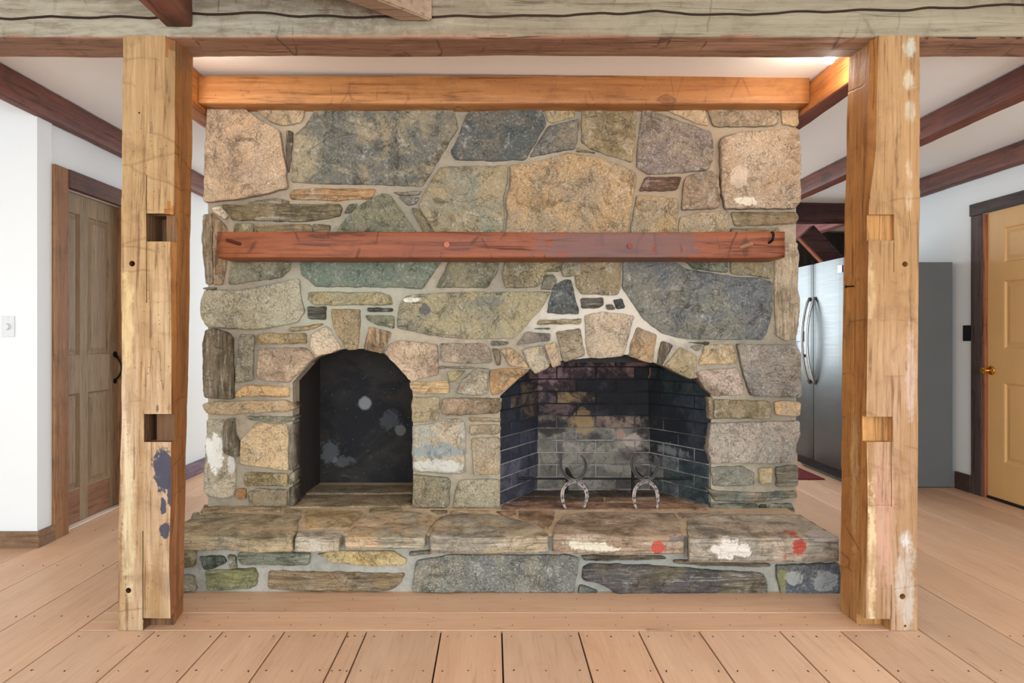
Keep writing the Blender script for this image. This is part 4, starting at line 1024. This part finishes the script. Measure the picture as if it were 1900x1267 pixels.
for f in ((0,3,2,1),(4,5,6,7),(0,1,5,4),(1,2,6,5),(2,3,7,6),(3,0,4,7)): bm.faces.new([vs[i] for i in f])
bmesh.ops.bevel(bm, geom=bm.edges[:], offset=.005, segments=2, affect='EDGES')
link('timber', bm_mesh(bm), dj, [M_gb])

# ---- posts: lofted from measured sections, then carved
def post(name, secs, mats, root, seed, matf):
    """secs: [(z, [(x, y), ...])] outlines of equal point count, counter-clockwise from above"""
    zs = [s[0] for s in secs]; ztop, zbot = zs[0], zs[-1]; n_ = int((ztop-zbot)/.016); vs = []; so = Vector((seed, seed*2, 0)); m = None
    for i in range(n_+1):
        z = zbot+(ztop-zbot)*i/n_
        for (za, A), (zb_, B) in zip(secs, secs[1:]):
            if zb_-1e-6 <= z <= za+1e-6:
                t = (z-zb_)/(za-zb_); t = t*t*(3-2*t); break
        loop = [(b[0]+(a[0]-b[0])*t, b[1]+(a[1]-b[1])*t) for a, b in zip(A, B)]
        # subdivide
        L = []
        for j in range(len(loop)):
            p, q = loop[j], loop[(j+1) % len(loop)]; kk = SUBS[j]
            for w in range(kk): L.append((p[0]+(q[0]-p[0])*w/kk, p[1]+(q[1]-p[1])*w/kk))
        m = len(L); cx = sum(a for a, b in L)/m; cy = sum(b for a, b in L)/m
        for (x, y) in L:
            v = Vector((x*9, y*9, z*2.6))+so; d = noise.noise(v)*.0035+noise.noise(v*2.7)*.0018
            zz = math.floor(z/.11+noise.noise(Vector((x*6, y*6, seed)))*.7); d += noise.noise(Vector((x*5+zz*.77, y*5, zz*1.3+seed)))*.0022
            dr_ = Vector((x-cx, y-cy, 0)).normalized(); vs.append((x+dr_.x*d, y+dr_.y*d, z))
    fs = [(i*m+j, i*m+(j+1) % m, (i+1)*m+(j+1) % m, (i+1)*m+j) for i in range(n_) for j in range(m)]
    fs += [tuple(range(m))[::-1], tuple(range(n_*m, n_*m+m))]
    me = mesh(vs, fs); bm = bmesh.new(); bm.from_mesh(me); bmesh.ops.recalc_face_normals(bm, faces=bm.faces)
    for f in bm.faces: f.material_index = matf(f)
    bm.to_mesh(me); bm.free()
    return link(name, me, root, mats)
Yf = 2.57
def xq(px, Y=Yf): return (px-VX)*Y/F
def zq(py, Y=Yf): return CH-(py-VY)*Y/F
SUBS = [9, 3, 7, 9, 8]
Yb = 2.752
def sl(l, r, f):  # left post: front-left px, side plane px at the back edge, start of the side face
    X = (r-VX)*Yb/F; xs = (f[1]-VX)*2.60/F
    return [(xq(l), Yf), (xq(f[0]), Yf), (max(X, xs-.004), 2.60 if f[1] > f[0]+3 else 2.576), (X, Yb), (xq(l)+.002, Yb)]
left_secs = [(zq(66), sl(229, 358, (307, 327))), (zq(200), sl(228, 357, (304, 327))), (zq(300), sl(227, 356, (296, 326))), (zq(395), sl(226, 355, (304, 326))),
    (zq(450), sl(226, 352, (316, 330))), (zq(620), sl(226, 350, (318, 328))), (zq(770), sl(225, 347, (318, 326))), (zq(900), sl(223, 345, (317, 323))), (zq(1040), sl(220, 342, (314, 320))), (0.0, sl(219, 340, (316, 322)))]
LP = [(P(307, 874, Yf), (.042, .1, .088), (58, 58, 72), .97), (P(316, 915, Yf), (.014, .1, .06), (58, 58, 72), .97), (P(303, 938, Yf), (.012, .1, .035), (58, 58, 72), .95), (P(305, 985, Yf), (.018, .1, .038), (58, 58, 72), .95),
      (P(318, 700, Yf), (.008, .1, .03), (104, 84, 66), .8), (P(292, 757, Yf), (.006, .1, .016), (96, 70, 60), .8), (P(316, 757, Yf), (.014, .1, .012), (110, 84, 70), .7),
      (P(238, 960, Yf), (.026, .1, .35), (206, 188, 148), .6), (P(236, 600, Yf), (.026, .1, .22), (210, 184, 132), .6), (P(312, 1085, Yf), (.006, .1, .04), (120, 100, 96), .6)]
M_lp = wood('pale_hewn_oak', 2, (174, 140, 98), (152, 117, 76), (104, 72, 46), 26, patches=LP, crack=.45, zg=(.45, 1.5, (200, 176, 150)), worm=.8, bump=.5, hew=.3)
M_lps = wood('brown_hewn_oak_side', 2, (172, 116, 60), (140, 88, 46), (88, 52, 30), 26, crack=.6, zg=(.2, .9, (188, 134, 98)), bump=.5, hew=.35, patches=[(P(322, 100, 2.6), (.03, .1, .06), (110, 84, 60), .7)])  # side turned from the windows, its shade put into a browner colour
M_mort = wood('dark_mortise_wood', 2, (120, 84, 52), (84, 58, 38), (44, 28, 20), 26, worm=.4)  # shade inside the mortises put into a darker wood colour
lp = empty('oak_post', (xq(270), 2.66, 0), 'left rough-hewn oak post with mortises and a dark blue paint stain', 'post')
o = post('timber', left_secs, [M_lp, M_lps, M_mort], lp, 3.1, lambda f: 1 if f.normal.x > .75 else 0)
def bx(x0, x1, y0, y1, d0, d1): return (xq(x0), xq(x1), Yf+d0, Yf+d1, zq(y1), zq(y0))
cut(o, [bx(271, 345, 396, 448, -.02, .038), bx(272, 300, 397, 447, .03, .12), bx(267, 345, 768, 820, -.02, .032), bx(268, 283, 769, 819, .02, .12), bx(265.5, 322, 1147, 1175, -.02, .05), bx(265, 350, 1156, 1175, -.02, .03),
        bx(271, 272.4, 325, 562, -.02, .012), bx(264.2, 265.6, 985, 1150, -.02, .014), bx(248.5, 249.3, 828, 890, -.02, .006)],
    [(P(240, 488, Yf-.02), P(240, 488, Yf-.02)+Vector((.0, .1, 0)), .011), (P(233, 1099, Yf-.02), P(233, 1099, Yf-.02)+Vector((0, .1, 0)), .0105), (P(253, 206, Yf-.02), P(253, 206, Yf-.02)+Vector((0, .03, 0)), .0035)])

def sr(l, f, r):   # right post: back-left px (at the rear plane), front-left corner px, front-right px
    Xb = (l-VX)*Yb/F
    return [(xq(f[1]), Yf), (xq(r), Yf), (xq(r)-.002, Yb), (Xb, Yb), (max(Xb, (f[0]-VX)*2.60/F+.0), 2.60)]
SUBS = [9, 7, 8, 7, 3]
right_secs = [(zq(66), sr(1575, (1614, 1630), 1706)), (zq(250), sr(1571, (1608, 1626), 1706)), (zq(400), sr(1567, (1604, 1612), 1705)), (zq(560), sr(1565, (1604, 1610), 1704)), (zq(770), sr(1563, (1600, 1608), 1704)),
    (zq(950), sr(1561, (1602, 1610), 1702)), (zq(1040), sr(1560, (1600, 1608), 1701)), (0.0, sr(1559, (1598, 1606), 1702))]
RP = [(P(1688, 90, Yf), (.03, .1, .04), (178, 180, 164), .7), (P(1686, 150, Yf), (.022, .1, .04), (196, 184, 160), .55), (P(1690, 205, Yf), (.024, .1, .05), (186, 178, 156), .6), (P(1686, 320, Yf), (.014, .1, .05), (196, 176, 146), .5), (P(1686, 370, Yf), (.012, .1, .04), (196, 176, 146), .5),
      (P(1680, 1000, Yf), (.026, .1, .04), (204, 202, 196), .9), (P(1680, 1090, Yf), (.04, .1, .20), (184, 172, 158), .75), (P(1690, 700, Yf), (.02, .1, .20), (186, 160, 146), .6),
      (P(1640, 960, Yf), (.05, .1, .30), (190, 140, 118), .6), (P(1618, 1030, Yf), (.016, .1, .30), (212, 184, 140), .8), (P(1606, 900, Yf), (.014, .1, .16), (212, 184, 142), .7), (P(1614, 540, Yf), (.02, .1, .16), (196, 164, 122), .6)]
M_rp = wood('golden_hewn_oak', 2, (164, 126, 84), (146, 107, 66), (102, 70, 44), 26, patches=RP, crack=.45, zg=(.5, 1.5, (178, 144, 118)), bump=.5, hew=.25)
M_rps = wood('ochre_hewn_oak_side', 2, (186, 128, 68), (154, 100, 50), (96, 60, 32), 26, crack=.6, bump=.6, zg=(0, .5, (196, 160, 104)), hew=.4, patches=[(P(1585, 880, 2.66), (.2, .03, .3), (218, 186, 130), .35)])  # orange light on this side put into the wood colour
M_rm = wood('shallow_pocket_wood', 2, (190, 138, 84), (160, 112, 60), (100, 66, 38), 26)
rp = empty('oak_post', (xq(1635), 2.66, 0), 'right golden oak post with shallow pockets and flaking grey paint', 'post')
o = post('timber', right_secs, [M_rp, M_rps, M_rm], rp, 8.3, lambda f: 1 if f.normal.x < -.6 else 0)
cut(o, [bx(1600, 1659, 398, 446, -.02, .016), bx(1592, 1656, 773, 820, -.02, .032), bx(1594, 1651.5, 1148, 1175, -.02, .06), bx(1580, 1612, 1149, 1175, -.02, .05),
        bx(1657.5, 1658.8, 450, 505, -.02, .008), bx(1653, 1654.4, 820, 940, -.02, .010), bx(1653, 1654, 1085, 1148, -.02, .006)],
    [(P(1685, 489, Yf-.02), P(1685, 489, Yf-.02)+Vector((0, .09, 0)), .0105), (P(1680, 1110, Yf-.02), P(1680, 1110, Yf-.02)+Vector((0, .09, 0)), .011), (P(1685, 1165, Yf-.02), P(1685, 1165, Yf-.02)+Vector((0, .03, 0)), .005)])
bm = bmesh.new(); q = P(1578, 531, 2.66); q.x -= .006
add_cyl(bm, q+Vector((.02, 0, 0)), q+Vector((-.012, -.004, -.002)), .003, n=8); add_cyl(bm, q+Vector((-.012, -.004, -.002)), q+Vector((-.015, -.004, -.002)), .006, n=8)
link('nail', bm_mesh(bm), rp, [M_iron])

# ================================================================== LAMP
M_em = D.materials.new('lamp_glow'); M_em.use_nodes = True; e_ = M_em.node_tree.nodes['Principled BSDF']
e_.inputs['Emission Color'].default_value = (1, .9, .78, 1); e_.inputs['Emission Strength'].default_value = 40
for LPOS, lb in ((Vector((1.447, 2.90, 2.318)), 'small lit spotlight on the ceiling beside the right post'), (Vector((-1.345, 2.92, 2.325)), 'small lit spotlight on the ceiling hidden behind the left post')):
    cz_ = ceilz(LPOS.x)
    lamp = empty('ceiling_spotlight', (LPOS.x, LPOS.y, cz_), lb, 'lamp')
    bm = bmesh.new(); add_cyl(bm, (LPOS.x, LPOS.y, cz_-.001), (LPOS.x, LPOS.y, cz_-.010), .045, n=24); add_cyl(bm, (LPOS.x, LPOS.y, cz_-.010), (LPOS.x, LPOS.y, LPOS.z+.02), .012, n=12)
    link('mount', bm_mesh(bm), lamp, [M_plastic])
    bm = bmesh.new(); bmesh.ops.create_uvsphere(bm, u_segments=24, v_segments=14, radius=.024, matrix=Matrix.Translation(LPOS)); link('bulb', bm_mesh(bm), lamp, [M_em], True)
    l = D.lights.new('lamp_light', 'POINT'); l.energy = 5.5 if LPOS.x > 0 else 3.6; l.color = (1, .90, .78); l.shadow_soft_size = .03
    lo_ = D.objects.new('lamp_light', l); lo_.location = LPOS+Vector((0, 0, -.06)); SC.collection.objects.link(lo_)

# ================================================================== REFRIGERATOR AND RUG
n = N('brushed_steel'); co_ = n.coords(False)
gz = n.noise(n.vmath('MULTIPLY', co_, (3, .6, 60)), 5, 5, .6)
M_ss = n.out(n.mix(n.noise(co_, 2, 3), rgba((72, 72, 71)), rgba((86, 86, 84))), n.ramp(gz, .3, .7, .30, .38), gz, .03, .001, metal=.85)
M_grey = plain('grey_side_paint', (98, 98, 96), .6)
M_handle = plain('polished_handle_steel', (196, 196, 194), .3, .7)
fr = empty('refrigerator', (3.0, 5.45, 0), 'stainless side-by-side refrigerator with curved handles and a grey side', 'refrigerator')
box('cabinet', (2.695, 3.41, 5.0, 5.90, .006, 1.675), M_grey, fr, .004)
def fdoor(name, y0, y1):
    bm = bmesh.new(); k = 10; ring = []
    for z in (.115, 1.715):
        r = []
        for i in range(k+1):
            t = i/k; y = y0+(y1-y0)*t; r.append((2.618+.012*(2*t-1)**4+(0 if name else 0), y, z))
        ring.append([bm.verts.new(v) for v in r]+[bm.verts.new((2.692, y1, z)), bm.verts.new((2.692, y0, z))])
    m = k+3
    for i in range(m): bm.faces.new((ring[0][i], ring[0][(i+1) % m], ring[1][(i+1) % m], ring[1][i]))
    bm.faces.new(ring[0][::-1]); bm.faces.new(ring[1])
    return link(name, bm_mesh(bm), fr, [M_ss])
dR = fdoor('door', 5.003, 5.524); dL = fdoor('door', 5.532, 5.897)
for dpar, yy, lean in ((dR, 5.485, 1), (dL, 5.575, -1)):
    bm = bmesh.new()
    pts = [Vector((2.622-.068*math.sin(math.pi*t/18)**.6, yy+lean*-.0*t, CH+.322-.705*t/18)) for t in range(19)]
    tube(bm, pts, .0115)
    link('handle', bm_mesh(bm), dpar, [M_handle], True)
box('dispenser', (2.6185, 2.628, 5.63, 5.85, .94, 1.30), M_blackplastic, dL, .002); box('dispenser_tray', (2.60, 2.6184, 5.64, 5.84, .95, .975), M_ss, dL)
box('dispenser_spout', (2.60, 2.6184, 5.70, 5.78, 1.08, 1.17), M_ss, dL, .004)
box('base_grille', (2.66, 2.694, 5.01, 5.89, .035, .105), M_blackplastic, fr)
for y in (5.05, 5.85): cyl('foot', (2.72, y, 0), (2.72, y, .034), .02, M_blackplastic, fr); cyl('foot', (3.36, y, 0), (3.36, y, .034), .02, M_blackplastic, fr)
bz = CH-(499-625)*5.1/F
box('badge', (2.6165, 2.6195, 5.055, 5.115, bz-.028, bz+.026), plain('badge_silver', (150, 150, 150), .3, .8), fr, .001)
bm = bmesh.new()
for dz in (.014, -.002, -.018): add_box(bm, 2.6155, 2.6164, 5.06, 5.108, bz+dz-.002, bz+dz+.002)
link('badge_lines', bm_mesh(bm), fr, [M_blackplastic])
bm = bmesh.new()
n = N('dark_red_wool'); co_ = n.coords(False)
M_rug = n.out(n.mix(n.noise(co_, 30, 4), rgba((120, 34, 36)), rgba((92, 24, 28))), .95, n.noise(co_, 300, 2), .5, .004)
o = box('rug', (1.75, 2.60, 5.28, 6.3, .0005, .010), M_rug, bev=.003); tag(o, 'dark red rug on the floor in front of the refrigerator', 'rug')
